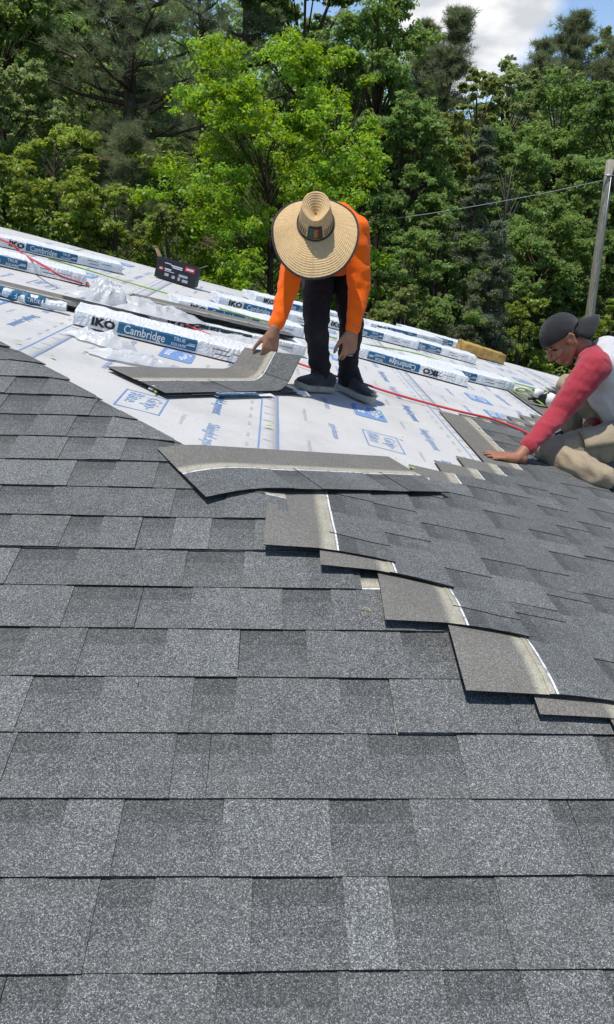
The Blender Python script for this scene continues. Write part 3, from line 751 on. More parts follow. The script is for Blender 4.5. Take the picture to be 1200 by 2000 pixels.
# undergrowth beyond the roof
C = []; Rr = []
for _ in range(900):
    Y = rs.uniform(12.5, 24); x = rs.uniform(-.62, .62)*Y; C.append((x, Y, ground(x, Y)+rs.uniform(.05, .9)*sst((Y-12)/3))); Rr.append(rs.uniform(.3, .7))
Q, var = leaves(rs, np.array(C), np.array(Rr), 46, .11)
tag(link(bpy.data.objects.new('undergrowth', quick_mesh('undergrowth', Q, 4, LM['mid'], {'vary': var}))), 'tangled low undergrowth between the trunks beyond the roof', 'undergrowth', None, 'stuff')
# rough grass on the bank just beyond the rake
C = []; D = []
for _ in range(7000):
    x = rs.uniform(-7, 9); Y = rs.uniform(10.2, 15); C.append((x, Y, ground(x, Y)+.05)); D.append((0, 0, 1))
for _ in range(9000):
    x = rs.uniform(-6.0, -2.0); Y = rs.uniform(11.6, 13.6); C.append((x, Y, ground(x, Y)+.05)); D.append((0, 0, 1))
Q, var = needles(rs, np.array(C), np.array(D), 5, .28, .012)
tag(link(bpy.data.objects.new('grass', quick_mesh('grass', Q, 3, LM['holly'], {'vary': var}))), 'rough green grass on the bank beyond the far roof edge', 'grass', None, 'stuff')

# utility pole and the cable strung from it
pt_ = px_depth(1193, 312, 19); pb_ = px_depth(1147, 655, 19); dn = (pb_-pt_); k = (pt_.z - ground(pb_.x, 19) + .5)/(-dn.z); pb2 = pt_ + dn*k
pole = empty('utility_pole', pb2, 'weathered wooden utility pole leaning among the trees at the right', 'utility pole')
def rel(o, root): o.parent = root; o.matrix_parent_inverse = Matrix.Translation(-root.location); return o
rel(mesh_obj('post', *tube_geo([pb2.lerp(pt_, t/10) for t in range(11)], [.118-.022*t/10 for t in range(11)], 14), M['pole'], None, True), pole)
M['steel'] = simple('galvanised_steel', (.35, .36, .37), .45, .15, 30, .1, .5, .8); M['rubber'] = simple('black_rubber', (.02, .02, .021), .5, .3, 40, .1)
q = pt_.lerp(pb2, .055)
rel(mesh_obj('riser_conduit', *tube_geo([pt_.lerp(pb2, t)+Vector((.10, -.07, 0)) for t in (.035, .05, .09, .11)], [.03, .055, .055, .03], 8), M['rubber'], None, True), pole)
rel(mesh_obj('cable_clamp', *tube_geo([q+Vector((-.14, -.10, 0)), q+Vector((.14, -.10, 0))], .02, 6), M['steel'], None, True), pole)
rel(mesh_obj('ground_wire', *tube_geo([pt_.lerp(pb2, t)+Vector((.02, -.112, 0)) for t in (.06, .3, .6, .95)], .012, 5), M['steel'], None, True), pole)
M['cable'] = simple('pale_cable', (.30, .30, .29), .5, .1, 30)
W_ = [px_depth(1184, 351, 18.85), px_depth(1040, 382, 18.2), px_depth(860, 414, 17.4), px_depth(705, 435, 16.8), px_depth(540, 455, 16.2), px_depth(385, 469, 15.6), px_depth(215, 478, 15.0), px_depth(0, 483, 14.4), px_depth(-300, 478, 13.5)]
wire = mesh_obj('power_cable', *tube_geo(spline(W_, 6), .008, 5), M['cable'], None, True)
tag(wire, 'thin pale cable sagging across the wood from the utility pole', 'cable')

# ------------------------------------------------------------------ things lying on slope B
EU = Vector((cB, 0, -sB)); EV = Vector((0, 1, 0))
def frame(P, d):                                 # matrix with X along d on the slope, Z off the slope
    X = (d - nB*d.dot(nB)).normalized(); Y = nB.cross(X)
    return Matrix(((X.x, Y.x, nB.x, P.x), (X.y, Y.y, nB.y, P.y), (X.z, Y.z, nB.z, P.z), (0, 0, 0, 1)))
BL_, BW_, BH_ = 1.04, .33, .074
def wrapper_mesh(seed, loose=1.0):
    nx, ny, nz = 46, 14, 5; V = []; F = []; idx = {}
    def vid(i, j, k):
        if (i, j, k) not in idx:
            x, y, z = BL_*i/nx, BW_*j/ny, BH_*k/nz
            # rounded long edges
            ex = min(i, nx-i); cx = .012 if ex == 0 else 0
            fx = 1 - (.07 if ex == 0 else .02 if ex == 1 else 0)
            yy = BW_/2 + (y-BW_/2)*(1-.0*fx); zz = BH_/2 + (z-BH_/2)*fx
            top = k == nz; end = max(0, 1-min(x, BL_-x)/.22)
            nsx = mnoise.noise(Vector((x*13, y*13+seed, z*13))); ns2 = mnoise.noise(Vector((x*34+9, y*30, z*34+seed)))
            if top: zz += (.006*nsx + .0035*ns2)*loose + .004*math.sin(y/BW_*math.pi)
            if j == 0 and 0 < k < nz: yy += (.0005 if .10 < x < .72 else .0025)*ns2*loose
            if j == ny: yy += .005*nsx
            if ex == 0: x += .006*nsx
            if top and j in (0, ny): zz -= .003; yy += .003 if j == 0 else -.003
            idx[(i, j, k)] = len(V); V.append(Vector((x, yy, max(0.001, zz))))
        return idx[(i, j, k)]
    for i in range(nx):
        for j in range(ny):
            F.append((vid(i, j, nz), vid(i+1, j, nz), vid(i+1, j+1, nz), vid(i, j+1, nz)))
            F.append((vid(i, j, 0), vid(i, j+1, 0), vid(i+1, j+1, 0), vid(i+1, j, 0)))
        for k in range(nz):
            F.append((vid(i, 0, k), vid(i+1, 0, k), vid(i+1, 0, k+1), vid(i, 0, k+1)))
            F.append((vid(i, ny, k+1), vid(i+1, ny, k+1), vid(i+1, ny, k), vid(i, ny, k)))
    for j in range(ny):
        for k in range(nz):
            F.append((vid(0, j, k), vid(0, j, k+1), vid(0, j+1, k+1), vid(0, j+1, k)))
            F.append((vid(nx, j, k+1), vid(nx, j, k), vid(nx, j+1, k), vid(nx, j+1, k+1)))
    me = bpy.data.meshes.new('wrapper'); me.from_pydata([tuple(v) for v in V], [], F); me.materials.append(M['wrap']); me.polygons.foreach_set('use_smooth', [True]*len(F)); me.update(); me.set_sharp_from_angle(angle=R(38)); return me
def flat(geo, x, z, y, flip=False, mirror=False):   # artwork on the long front face (seen from -y)
    return [Vector((x + (-p.x if flip else p.x), y, z + (-p.y if flip else p.y))) for p in geo[0]], [tuple(f) for f in geo[1]]
def join(parts):
    V = []; F = []
    for v, f in parts: b = len(V); V += v; F += [tuple(b+i for i in q) for q in f]
    return V, F
def me_of(name, geo, mat):
    me = bpy.data.meshes.new(name); me.from_pydata([tuple(v) for v in geo[0]], [], geo[1]); me.materials.append(mat); me.update(); return me
XL0, XL1 = .225, .645                            # where the printed band sits
def band(flip=False):
    ns = 12; V = []; F = []
    for i in range(ns+1):
        x = XL0 + (XL1-XL0)*i/ns
        for y, z in ((-.0026, .010), (-.0026, BH_-.012), (.004, BH_-.003), (.05, BH_+.0105)): V.append(Vector((x, y, z)))
    for i in range(ns):
        for j in range(2): a = i*4+j; F.append((a, a+4, a+5, a+1))
    return V, F
def lettering(flip=False):
    z = .037
    W = [flat(text('Cambridge', .062, bold=.012, xscale=.80), (XL0+XL1)/2-.07 if not flip else (XL0+XL1)/2+.07, z, -.0036, flip),
         flat(text('TRUE', .027, bold=.015), XL1-.095 if not flip else XL0+.095, z+(.013 if not flip else -.013), -.0036, flip),
         flat(text('SQUARE', .022, bold=.015), XL1-.095 if not flip else XL0+.095, z-(.015 if not flip else -.015), -.0036, flip),
         flat(grid_rect(-.022, -.006, .022, .0), XL1-.030 if not flip else XL0+.03, z, -.0036, flip), flat(grid_rect(-.012, .004, .022, .008), XL1-.030 if not flip else XL0+.03, z, -.0036, flip)]
    B_ = [flat(text('IKO', .058, bold=.05, xscale=1.22), .150 if not flip else .735, z, -.0042, flip),
          flat(grid_rect(-.07, -.004, .02, 0), .80, z+.014, -.0042), flat(grid_rect(-.05, -.014, .03, -.010), .80, z, -.0042), flat(grid_rect(0, 0, .09, .003), .85, z+.004, -.0042)]
    return join(W), join(B_)
WM = [wrapper_mesh(i*5.3) for i in range(3)]
BAND = me_of('label_band', band(), M['label']); BANDK = me_of('label_band', band(), M['label_dark'])
lw, lb = lettering(); LWm, LBm = me_of('white_lettering', lw, M['ink_white']), me_of('black_lettering', lb, M['ink_black'])
lw, lb = lettering(True); LWf, LBf = me_of('white_lettering', lw, M['ink_white']), me_of('black_lettering', lb, M['ink_black'])
BGROUP = 'wrapped shingle bundles on the white underlayment'
def bundle(l0, l1, label, i=0, flip=False, lift=0.0, dark=False):
    P0, P1 = pxB(*l0, lift=lift), pxB(*l1, lift=lift); d = (P1-P0).normalized()
    mtx = frame(P0 - d*XL0, d)
    root = empty('shingle_bundle', (0, 0, 0), label, 'shingle bundle', BGROUP); root.matrix_world = mtx
    for me in (WM[i % 3], BANDK if dark else BAND, LWf if flip else LWm, LBf if flip else LBm):
        q_ = link(bpy.data.objects.new(me.name.split('.')[0], me), root)
        if 'lettering' in q_.name: q_['kind'] = 'stuff'
    return root
bundle((228, 653), (377, 689), 'nearest wrapped bundle, crumpled white plastic heaped on its top', 0)
BND1 = bpy.data.objects['shingle_bundle']
bundle((50, 492), (138, 512), 'white wrapped bundle with full blue band at the far left roof edge', 1)
bundle((-78, 500), (15, 522), 'white wrapped bundle at the left edge under the red hose, only its band end showing', 2)
bundle((403, 618), (502, 640), 'white wrapped bundle with clear band just left of the orange sleeve', 1)
bundle((474, 607), (545, 624), 'white wrapped bundle whose band runs behind the orange sleeve', 2)
bundle((536, 599), (598, 613), 'farthest white wrapped bundle left of the black trousers', 0)
bundle((670, 646), (741, 664), 'wrapped bundle with its band end showing right of the black trousers', 1)
bundle((754, 651), (807, 663), 'back one of two wrapped bundles right of the man in orange, near the far edge', 2)
bundle((784, 672), (839, 687), 'wrapped bundle in front of the far edge bundles, left of the foam pad', 0)
bundle((818, 660), (858, 671), 'farthest wrapped bundle, at the roof edge left of the foam pad', 1)
bundle((716, 702), (789, 722), 'wrapped bundle lying with its print upside down right of the trousers', 2, flip=True)
bundle((845, 728), (914, 744), 'wrapped bundle right of the one with upside down print', 0)

# crumpled torn plastic
def crumple(sx, sy, H, seed, n=46, ridge=1.0, edge=.5):
    V = []; F = []
    for i in range(n+1):
        for j in range(n+1):
            a, b = i/n*2-1, j/n*2-1; r = math.hypot(a, b); k = max(abs(a), abs(b)); 
            s_ = (k/r) if r > 1e-6 else 1
            ang = math.atan2(b, a); rim = 1 + .28*mnoise.noise(Vector((math.cos(ang)*1.7+seed, math.sin(ang)*1.7, seed)))
            x, y = a*s_*rim*sx, b*s_*rim*sy
            p = Vector((x*9+seed, y*9, seed*3)); f = 1-min(1, k)**2.2
            z = 0.; am = 1.; q = p.copy()
            for o in range(4): z += am*(.85-abs(mnoise.noise(q))*1.7); q = q*2.1 + Vector((3.1, 1.7, 0)); am *= .5
            z = max(.0, f*H*(.45 + .38*z*ridge)) + .002
            V.append(Vector((x + .02*mnoise.noise(p*1.5+Vector((5, 0, 0))), y + .02*mnoise.noise(p*1.5+Vector((0, 9, 0))), z)))
    for i in range(n):
        for j in range(n): a = i*(n+1)+j; F.append((a, a+n+1, a+n+2, a+1))
    return V, F
def heap(px, along, sx, sy, H, seed, label, lift=0., name='torn_wrapper', parent=None):
    P = pxB(*px, lift=lift); d = (pxB(*along, lift=lift)-P)
    o = mesh_obj(name, *crumple(sx, sy, H, seed), M['film'], None, False); o.matrix_world = frame(P, d)
    if parent is not None: o.parent = parent; o.matrix_parent_inverse = parent.matrix_world.inverted()
    elif label: tag(o, label, 'plastic wrapper')
    return o
heap((262, 600), (420, 640), .46, .17, .075, 3.1, None, .075, 'torn_plastic', BND1)
heap((205, 590), (300, 610), .13, .10, .15, 8.2, None, .075, 'torn_plastic', BND1)
heap((480, 672), (600, 700), .30, .13, .05, 4.4, None, .03, 'torn_plastic', BND1)
heap((198, 668), (280, 690), .17, .085, .075, 6.7, 'crumpled white wrapper heap in front of the nearest bundle')
heap((262, 706), (380, 730), .23, .06, .05, 9.9, 'flattened white wrapper strip along the back of the lifted shingle')
heap((352, 628), (420, 640), .20, .10, .06, 12.3, 'torn white wrapper peeled off the dark banded bundle', .02)
heap((560, 663), (640, 690), .22, .09, .035, 15.1, 'thin white wrapper scrap behind the black trouser leg')
heap((590, 771), (620, 778), .055, .022, .022, 17.7, 'small torn white wrapper scrap at the toe of the left shoe')
heap((800, 700), (880, 715), .30, .10, .04, 19.2, 'white wrapper sheet spread behind the upside down bundle')
heap((300, 762), (320, 768), .020, .015, .022, 21.2, 'tiny white plastic scrap at the near corner of the lifted shingle')

# ---- opened stacks: a few bare shingles
def stack_obj(label, O, d, count, thick=.0065, top_fn=None, cat='shingle'):
    """shingles lying on each other; each is a thing of its own"""
    X = (d - nB*d.dot(nB)).normalized(); Yw = nB.cross(X)
    for i in range(count):
        jx, jy = rnd.uniform(-.006, .006), rnd.uniform(-.006, .006)
        def f(l, w, h, i=i, jx=jx, jy=jy): return O + X*(l+jx) + Yw*(w+jy) + nB*(h + .004 + thick*i)
        bm = shingle_geo(1.038, f, teeth_for(1.038), tilt=False, step=.2)
        o = shingle_obj('shingle', bm, None); tag(o, label[min(i, len(label)-1)], cat, 'loose shingles stacked on the underlayment' if count > 1 else None)
# the stack in front of the man; its top shingle is lifted at one end
O = pxB(322, 775); Dst = pxB(556, 769) - O
Xs = (Dst - nB*Dst.dot(nB)).normalized(); Ys = nB.cross(Xs)
stack_obj(['flat grey shingle lying right under the lifted one'], O - Ys*.004, Dst, 1, .0068)
LC, RC, AC = .775, .105, R(70)
def lift_map(l, w, h, hb=.0125):
    a = max(0, min(AC, (l-LC)/RC)); x = min(l, LC) + RC*math.sin(a); z = RC*(1-math.cos(a))
    ex = max(0, l-LC-RC*AC); x += ex*math.cos(AC); z += ex*math.sin(AC)
    z *= .93*(1-.36*w/.349)
    n_ = nB*math.cos(a) - Xs*math.sin(a)
    return O + Xs*x + Ys*w + nB*(hb+z) + n_*h
bm = shingle_geo(1.038, lift_map, [(0, .14, 1.0), (.14, .34, .95), (.46, .62, 1.0), (.62, .88, .92), (.888, 1.038, .95)], tilt=False, step=.03, bottom=True)
tag(shingle_obj('shingle', bm, None), 'grey shingle curled up at one end in the hand of the man in orange', 'shingle', None)
HOLD = lift_map(1.03, .205, .0)
# printed wrapper strip under the front edge of that stack
s0 = pxB(425, 777); s1 = pxB(575, 774); sd = (s1-s0)
rt = empty('flattened_wrapper', (0, 0, 0), 'flattened wrapper with blue print sticking out under the lifted shingle', 'plastic wrapper'); rt.matrix_world = frame(s0, sd)
V, F = grid_rect(0, -.002, .42, .09, 24, 4); V = [Vector((p.x, p.y, .004+.006*abs(mnoise.noise(p*22)))) for p in V]
link(bpy.data.objects.new('sheet', me_of('sheet', (V, F), M['wrap'])), rt)
V, F = grid_rect(.0, -.006, .30, .03, 14, 2); V = [Vector((p.x, p.y, .0135+.001*mnoise.noise(p*16))) for p in V]
link(bpy.data.objects.new('label_band', me_of('label_band', (V, F), M['label'])), rt)
g = join([([Vector((p.x+.10, p.y*.5+.011, .018)) for p in text('Cambridge', .045, bold=.01)[0]], text('Cambridge', .045, bold=.01)[1]), ([Vector((p.x+.245, p.y*.5+.011, .018)) for p in text('TRUE', .03, bold=.01)[0]], text('TRUE', .03, bold=.01)[1])])
link(bpy.data.objects.new('white_lettering', me_of('white_lettering', g, M['ink_white'])), rt)

# opened bundle with the dark band: brown shingles in front of its peeled wrapper
P0, P1 = pxB(366, 652), pxB(480, 676); d6 = P1-P0
bnd6 = bundle((366, 650), (480, 674), 'opened bundle with dark band, bare brown shingles on top, behind the nearest bundle', 1, dark=True)
o6 = frame(P0 - d6.normalized()*.30, d6)
for i in range(3):
    X = Vector(o6.col[0][:3]); Yw = Vector(o6.col[1][:3]); O6 = Vector(o6.col[3][:3])
    def f(l, w, h, i=i): return O6 + X*(l+.012*i) + Yw*(w+.10) + nB*(h + .095 + .0066*i)
    bm = shingle_geo(1.038, f, teeth_for(1.038), tilt=False, step=.3)
    tag(shingle_obj('shingle', bm, None), ['bare shingle under two others on the dark banded bundle', 'bare shingle between two others on the dark banded bundle', 'topmost bare brown shingle on the dark banded bundle'][i], 'shingle', 'loose shingles stacked on the underlayment')
# opened bundle at the left edge: brown stack and its rolled-back printed wrapper
O14 = pxB(-40, 566); D14 = pxB(150, 610) - O14
stack_obj(['bottom bare shingle of the brown stack at the left edge', 'second bare shingle of the brown stack at the left edge', 'third bare shingle of the brown stack at the left edge', 'topmost bare shingle of the brown stack at the left edge'], O14, D14, 4, .0068)
ro = pxB(-60, 556, .03); rd = pxB(130, 601, .03)
roll = empty('rolled_wrapper', (0, 0, 0), 'rolled back blue and white wrapper lying along the brown stack at the left edge', 'plastic wrapper'); roll.matrix_world = frame(ro, rd-ro)
Ln = (rd-ro).length
def rolled(x0, x1, r): 
    V, F = tube_geo([Vector((x0+(x1-x0)*t/16, .004*math.sin(t*1.9), .0+.004*math.sin(t*1.3))) for t in range(17)], [r*(1+.10*math.sin(t*2.2+x0*9)) for t in range(17)], 10); return V, F
link(bpy.data.objects.new('wrapper', me_of('wrapper', rolled(0, Ln, .026), M['wrap'])), roll)
link(bpy.data.objects.new('label_band', me_of('label_band', rolled(.0, Ln*.78, .0275), M['label'])), roll)
g = text('Cambridge', .05, bold=.01); link(bpy.data.objects.new('white_lettering', me_of('white_lettering', ([Vector((p.x+Ln*.36, -.0295+.002*abs(p.y)/.02, p.y*.8)) for p in g[0]], g[1]), M['ink_white'])), roll)
g = text('TRUE', .03, bold=.01); link(bpy.data.objects.new('white_lettering', me_of('white_lettering', ([Vector((p.x+Ln*.66, -.0305+.002*abs(p.y)/.02, p.y)) for p in g[0]], g[1]), M['ink_white'])), roll)

# ---- hoses
M['hose_red'] = simple('red_hose', (.50, .045, .055), .45, .1, 30, .1); M['hose_green'] = simple('green_hose', (.22, .36, .05), .45, .1, 30, .1)
def hose(pts, r, mat, label, name):
    P = spline([pxB(x, y, l+r) for x, y, l in pts], 8)
    o = mesh_obj(name, *tube_geo(P, r, 8), mat, None, True); return tag(o, label, 'air hose')
hose([(-60, 440, .10), (0, 467, .10), (24, 478, .098), (46, 496, .06), (64, 507, .085), (95, 524, .09), (120, 540, .06), (160, 553, .004), (200, 567, .004), (250, 590, .004), (300, 613, .004), (345, 628, .03), (400, 650, .05), (440, 668, .02), (520, 690, .004), (590, 712, .004), (650, 733, .004), (700, 746, .004), (760, 766, .004), (830, 786, .004), (900, 804, .012), (960, 818, .018), (1005, 834, .018), (1040, 850, .018), (1090, 868, .018)], .0070, M['hose_red'], 'long red air hose running across the white underlayment to the kneeling man', 'air_hose')
hose([(95, 505, .05), (120, 512, .02), (200, 536, .004), (270, 557, .004), (330, 574, .004), (390, 590, .01), (450, 608, .09), (520, 628, .06), (600, 648, .004), (660, 661, .004), (705, 671, .004), (760, 680, .004), (820, 692, .004), (870, 708, .004), (930, 727, .004), (990, 744, .004), (1040, 757, .012), (1120, 777, .018)], .006, M['hose_green'], 'long thin green air hose lying behind the bundles', 'air_hose')
# ---- coil nailer with its green loop of hose
M['tool_black'] = simple('black_tool_casing', (.022, .022, .024), .4, .25, 30, .1); M['tool_white'] = simple('white_tool_cover', (.66, .66, .64), .45, .08, 30, .1)
gun = empty('nail_gun', (0, 0, 0), 'black and white coil nail gun lying on the shingles beyond the red sleeve', 'nail gun')
gun.matrix_world = frame(pxB(1062, 792, .02), EU + EV*.15)
def local_tube(name, pts, r, mat, root, sides=12): o = link(bpy.data.objects.new(name, me_of(name, tube_geo(pts, r, sides), mat)), root); o.data.polygons.foreach_set('use_smooth', [True]*len(o.data.polygons)); return o
def local_box(name, a, b, mat, root, bev=.004):
    bm = bmesh.new(); bmesh.ops.create_cube(bm, size=1)
    for v in bm.verts: v.co = Vector(((a[0]+b[0])/2 + v.co.x*(b[0]-a[0]), (a[1]+b[1])/2 + v.co.y*(b[1]-a[1]), (a[2]+b[2])/2 + v.co.z*(b[2]-a[2])))
    if bev: bmesh.ops.bevel(bm, geom=bm.edges[:], offset=bev, segments=2, affect='EDGES')
    return bm_obj(name, bm, mat, root)
local_box('motor_housing', (-.10, -.035, .005), (.03, .035, .085), M['tool_black'], gun, .012)
local_tube('cylinder_cap', [(-.085, 0, .05), (-.09, 0, .095), (-.05, 0, .10)], [.03, .034, .02], M['tool_white'], gun)
local_tube('drum_magazine', [(.035, -.045, .055), (.035, .045, .055)], [.055, .055], M['tool_white'], gun, 20)
local_tube('drum_magazine', [(.13, -.04, .05), (.13, .04, .05)], [.048, .048], M['tool_white'], gun, 20)
local_tube('handle', [(-.02, 0, .07), (.06, .05, .11), (.16, .09, .10)], [.02, .018, .021], M['tool_black'], gun)
local_tube('nose', [(-.10, 0, .04), (-.15, 0, .02)], [.016, .010], M['tool_black'], gun)
local_tube('trigger', [(.0, 0, .10), (.005, .005, .125)], [.006, .004], M['tool_black'], gun, 6)
c = pxB(1038, 778, .02); fr = frame(c, EU)
loop = [fr @ Vector((.085*math.cos(a)-.01, .34*math.sin(a), .012+.02*math.sin(a*2))) for a in np.linspace(-.5, 4.9, 30)]
tag(mesh_obj('hose_loop', *tube_geo(loop, .006, 6), M['hose_green'], None, True), 'loop of thin yellow-green hose beside the nail gun', 'air hose')

# ---- black carton with open flaps
M['carton'] = simple('black_carton', (.018, .020, .026), .5, .2, 12, .05); M['kraft'] = simple('kraft_board', (.42, .27, .16), .8, .12, 14, .1)
Pb, Pc = pxB(301, 540), pxB(379, 563); bx = empty('carton', (0, 0, 0), 'open black carton with red and white print standing at the far roof edge', 'box'); bx.matrix_world = frame(Pb, Pc-Pb)
bl = (Pc-Pb).length; bh = bl*.47; bd = bl*.36
def panel(name, pts, mat): return link(bpy.data.objects.new(name, me_of(name, ([Vector(p) for p in pts] + [Vector(p)+Vector((.002, .003, .002)) for p in pts], [(0, 1, 2, 3), (7, 6, 5, 4), (0, 4, 5, 1), (1, 5, 6, 2), (2, 6, 7, 3), (3, 7, 4, 0)]), mat)), bx)
panel('front_panel', [(0, 0, .004), (bl, 0, .004), (bl, 0, bh), (0, 0, bh)], M['carton'])
panel('side_panel', [(bl-.003, .004, .004), (bl-.003, bd, .004), (bl-.003, bd, bh), (bl-.003, .004, bh)], M['carton']); panel('side_panel', [(0.001, .004, .004), (0.001, bd, .004), (0.001, bd, bh), (0.001, .004, bh)], M['carton'])
panel('back_panel', [(.004, bd, .004), (bl-.004, bd, .004), (bl-.004, bd, bh), (.004, bd, bh)], M['carton']); panel('bottom_panel', [(.004, .004, .003), (bl-.004, .004, .003), (bl-.004, bd-.002, .003), (.004, bd-.002, .003)], M['kraft'])
panel('flap', [(-.002, .01, bh), (-.002, bd-.01, bh), (-bl*.13, bd-.02, bh*1.35), (-bl*.13, .02, bh*1.35)], M['kraft'])
panel('flap', [(bl+.002, .01, bh), (bl+.002, bd-.01, bh), (bl*1.16, bd-.02, bh*1.22), (bl*1.16, .02, bh*1.22)], M['kraft'])
y = -.0012
def art(name, rects, mat):
    q_ = link(bpy.data.objects.new(name, me_of(name, join([([Vector((p.x, y, p.y)) for p in grid_rect(*r)[0]], grid_rect(*r)[1]) for r in rects]), mat)), bx); q_['kind'] = 'stuff'
k = bl
art('red_print', [(k*.70, bh*.68, k*.94, bh*.92), (k*.08, bh*.42, k*.18, bh*.60)], M['ink_red']); y = -.0024
art('white_print', [(k*.73, bh*.75, k*.91, bh*.84), (k*.095, bh*.48, k*.165, bh*.54), (k*.20, bh*.80, k*.36, bh*.84), (k*.36, bh*.74, k*.64, bh*.80), (k*.40, bh*.66, k*.64, bh*.71), (k*.22, bh*.50, k*.38, bh*.57), (k*.22, bh*.43, k*.46, bh*.46)], M['ink_white'])
art('grey_print', [(k*.24, bh*.20, k*.34, bh*.34), (k*.42, bh*.16, k*.50, bh*.30), (k*.58, bh*.34, k*.80, bh*.46), (k*.57, bh*.14, k*.63, bh*.30), (k*.68, bh*.12, k*.82, bh*.26)], M['ink_grey'])

# ---- yellow foam pad, worn
def foam_material():
    b = NB('worn_foam'); co = b.coord(); n = b.noise(co, 14, 6, .7); v = b.noise(co, 60, 4, .7)
    b.bsdf(b.mix(b.maprange(n, .4, .68, 0, 1), (.48, .30, .10), (.20, .13, .05)), .95, b.bump(v, 1, .01), .1); return b.m
p0, p1 = pxB(903, 690), pxB(984, 712); pd = p1-p0
bm = bmesh.new(); bmesh.ops.create_cube(bm, size=1); bmesh.ops.subdivide_edges(bm, edges=bm.edges[:], cuts=9, use_grid_fill=True)
Lp = pd.length
for v in bm.verts:
    q = v.co.copy(); e = max(0, max(abs(q.x), abs(q.y), abs(q.z)*.98)-.42)
    n_ = mnoise.noise(Vector((q.x*9, q.y*4, q.z*4))); n2_ = mnoise.noise(Vector((q.x*25, q.y*9, q.z*9)))
    v.co = Vector(((q.x+.5)*Lp*(1+.02*n_), (q.y+.5)*.26*(1+.06*n_), max(.002, (q.z+.5)*(.125-.02*(q.x+.5))*(1+.10*n_+.05*n2_))))
fp = bm_obj('foam_pad', bm, foam_material(), None, True); fp.matrix_world = frame(p0, pd); tag(fp, 'worn yellow foam pad lying near the far roof edge', 'foam pad')

# ---- small things: leaf bits, a bent nail, a ring of wire
M['leafbit'] = simple('fresh_leaf_bit', (.22, .40, .04), .6, .2, 60)
lf = me_of('leaf_bit', ([Vector(p) for p in ((0, 0, .003), (.010, .008, .006), (.026, .002, .004), (.012, -.007, .005), (.034, .012, .008))], [(0, 3, 2, 1), (1, 2, 4)]), M['leafbit'])
for i, (x, y_, where) in enumerate([(518, 832, 'on the blue lap line in front of the shoes'), (787, 857, 'on the nearest blue logo box'), (778, 898, 'just above the askew shingle, upper of two'), (795, 912, 'just above the askew shingle, lower of two'), (302, 768, 'at the near corner of the lifted shingle'), (43, 669, 'above the left end of the hip, nearer the edge'), (100, 695, 'above the left end of the hip, farther from the edge'), (742, 811, 'inside the outlined logo near the right shoe')]):
    o = link(bpy.data.objects.new('leaf_bit', lf)); o.matrix_world = frame(pxB(x, y_, .002), EU*math.cos(i*1.9)+EV*math.sin(i*1.9)); tag(o, 'small green leaf bit lying ' + where, 'leaf', 'fallen leaf bits on the roof')
def onApx(x, y):
    d = ray(x, y); t = -HA/(d.z - TA*d.y); return CAM + d*t
def frameA(P, a=0):
    X = Vector((math.cos(a), math.sin(a)*cA, math.sin(a)*sA)); Y = nA.cross(X); return Matrix(((X.x, Y.x, nA.x, P.x), (X.y, Y.y, nA.y, P.y), (X.z, Y.z, nA.z, P.z), (0, 0, 0, 1)))
M['brass'] = simple('brassy_wire', (.40, .28, .08), .4, .1, 50, .0, .5, .6)
o = link(bpy.data.objects.new('wire_ring', me_of('wire_ring', tube_geo([Vector((.0125*math.cos(a), .0125*math.sin(a), .002+.002*math.sin(a*2))) for a in np.linspace(.2, 5.6, 26)], .0007, 5), M['brass']))); o.matrix_world = frameA(onApx(712, 1207) + nA*.019); tag(o, 'thin brassy ring of wire on a grey shingle near the uncut shingle ends', 'wire')
o = link(bpy.data.objects.new('bent_nail', me_of('bent_nail', tube_geo([Vector(p) for p in ((0, .012, .003), (.001, .004, .004), (.003, -.003, .003), (.0032, -.004, .0031), (.0034, -.0045, .003))], [.0009, .0009, .0009, .003, .003], 6), M['steel']))); o.matrix_world = frameA(onApx(268, 1345) + nA*.019); tag(o, 'small bent nail lying on a foreground shingle', 'nail')

# ------------------------------------------------------------------ people
def cap_geo(p0, r0, p1, r1, V, F, ns=14, nr=5):
    p0, p1 = Vector(p0), Vector(p1); ax = p1-p0
    if ax.length < 1e-6: ax = Vector((0, 0, 1e-4))
    z = ax.normalized(); x = (Vector((1, 0, 0)) if abs(z.x) < .8 else Vector((0, 1, 0))); x = (x - z*x.dot(z)).normalized(); y = z.cross(x); base = len(V); rings = []
    for i in range(nr+1): rings.append((p0, r0, -math.pi/2 + (math.pi/2)*i/nr))
    for i in range(nr+1): rings.append((p1, r1, (math.pi/2)*i/nr))
    for (c, r, ph) in rings:
        for k in range(ns):
            th = 2*math.pi*k/ns; V.append(c + (x*math.cos(th)+y*math.sin(th))*(r*max(.02, math.cos(ph))) + z*(r*math.sin(ph)))
    m = len(rings)
    for i in range(m-1):
        for k in range(ns): k2 = (k+1) % ns; F.append((base+i*ns+k, base+i*ns+k2, base+(i+1)*ns+k2, base+(i+1)*ns+k))
    F.append(tuple(base+k for k in reversed(range(ns)))); F.append(tuple(base+(m-1)*ns+k for k in range(ns)))
def ell_geo(c, rad, rot, V, F, ns=20, nr=12):
    base = len(V); c = Vector(c)
    for i in range(nr+1):
        ph = -math.pi/2 + math.pi*i/nr
        for k in range(ns):
            th = 2*math.pi*k/ns; q = Vector((rad[0]*max(.02, math.cos(ph))*math.cos(th), rad[1]*max(.02, math.cos(ph))*math.sin(th), rad[2]*math.sin(ph))); V.append(c + (rot @ q if rot is not None else q))
    for i in range(nr):
        for k in range(ns): k2 = (k+1) % ns; F.append((base+i*ns+k, base+i*ns+k2, base+(i+1)*ns+k2, base+(i+1)*ns+k))
    F.append(tuple(base+k for k in reversed(range(ns)))); F.append(tuple(base+nr*ns+k for k in range(ns)))
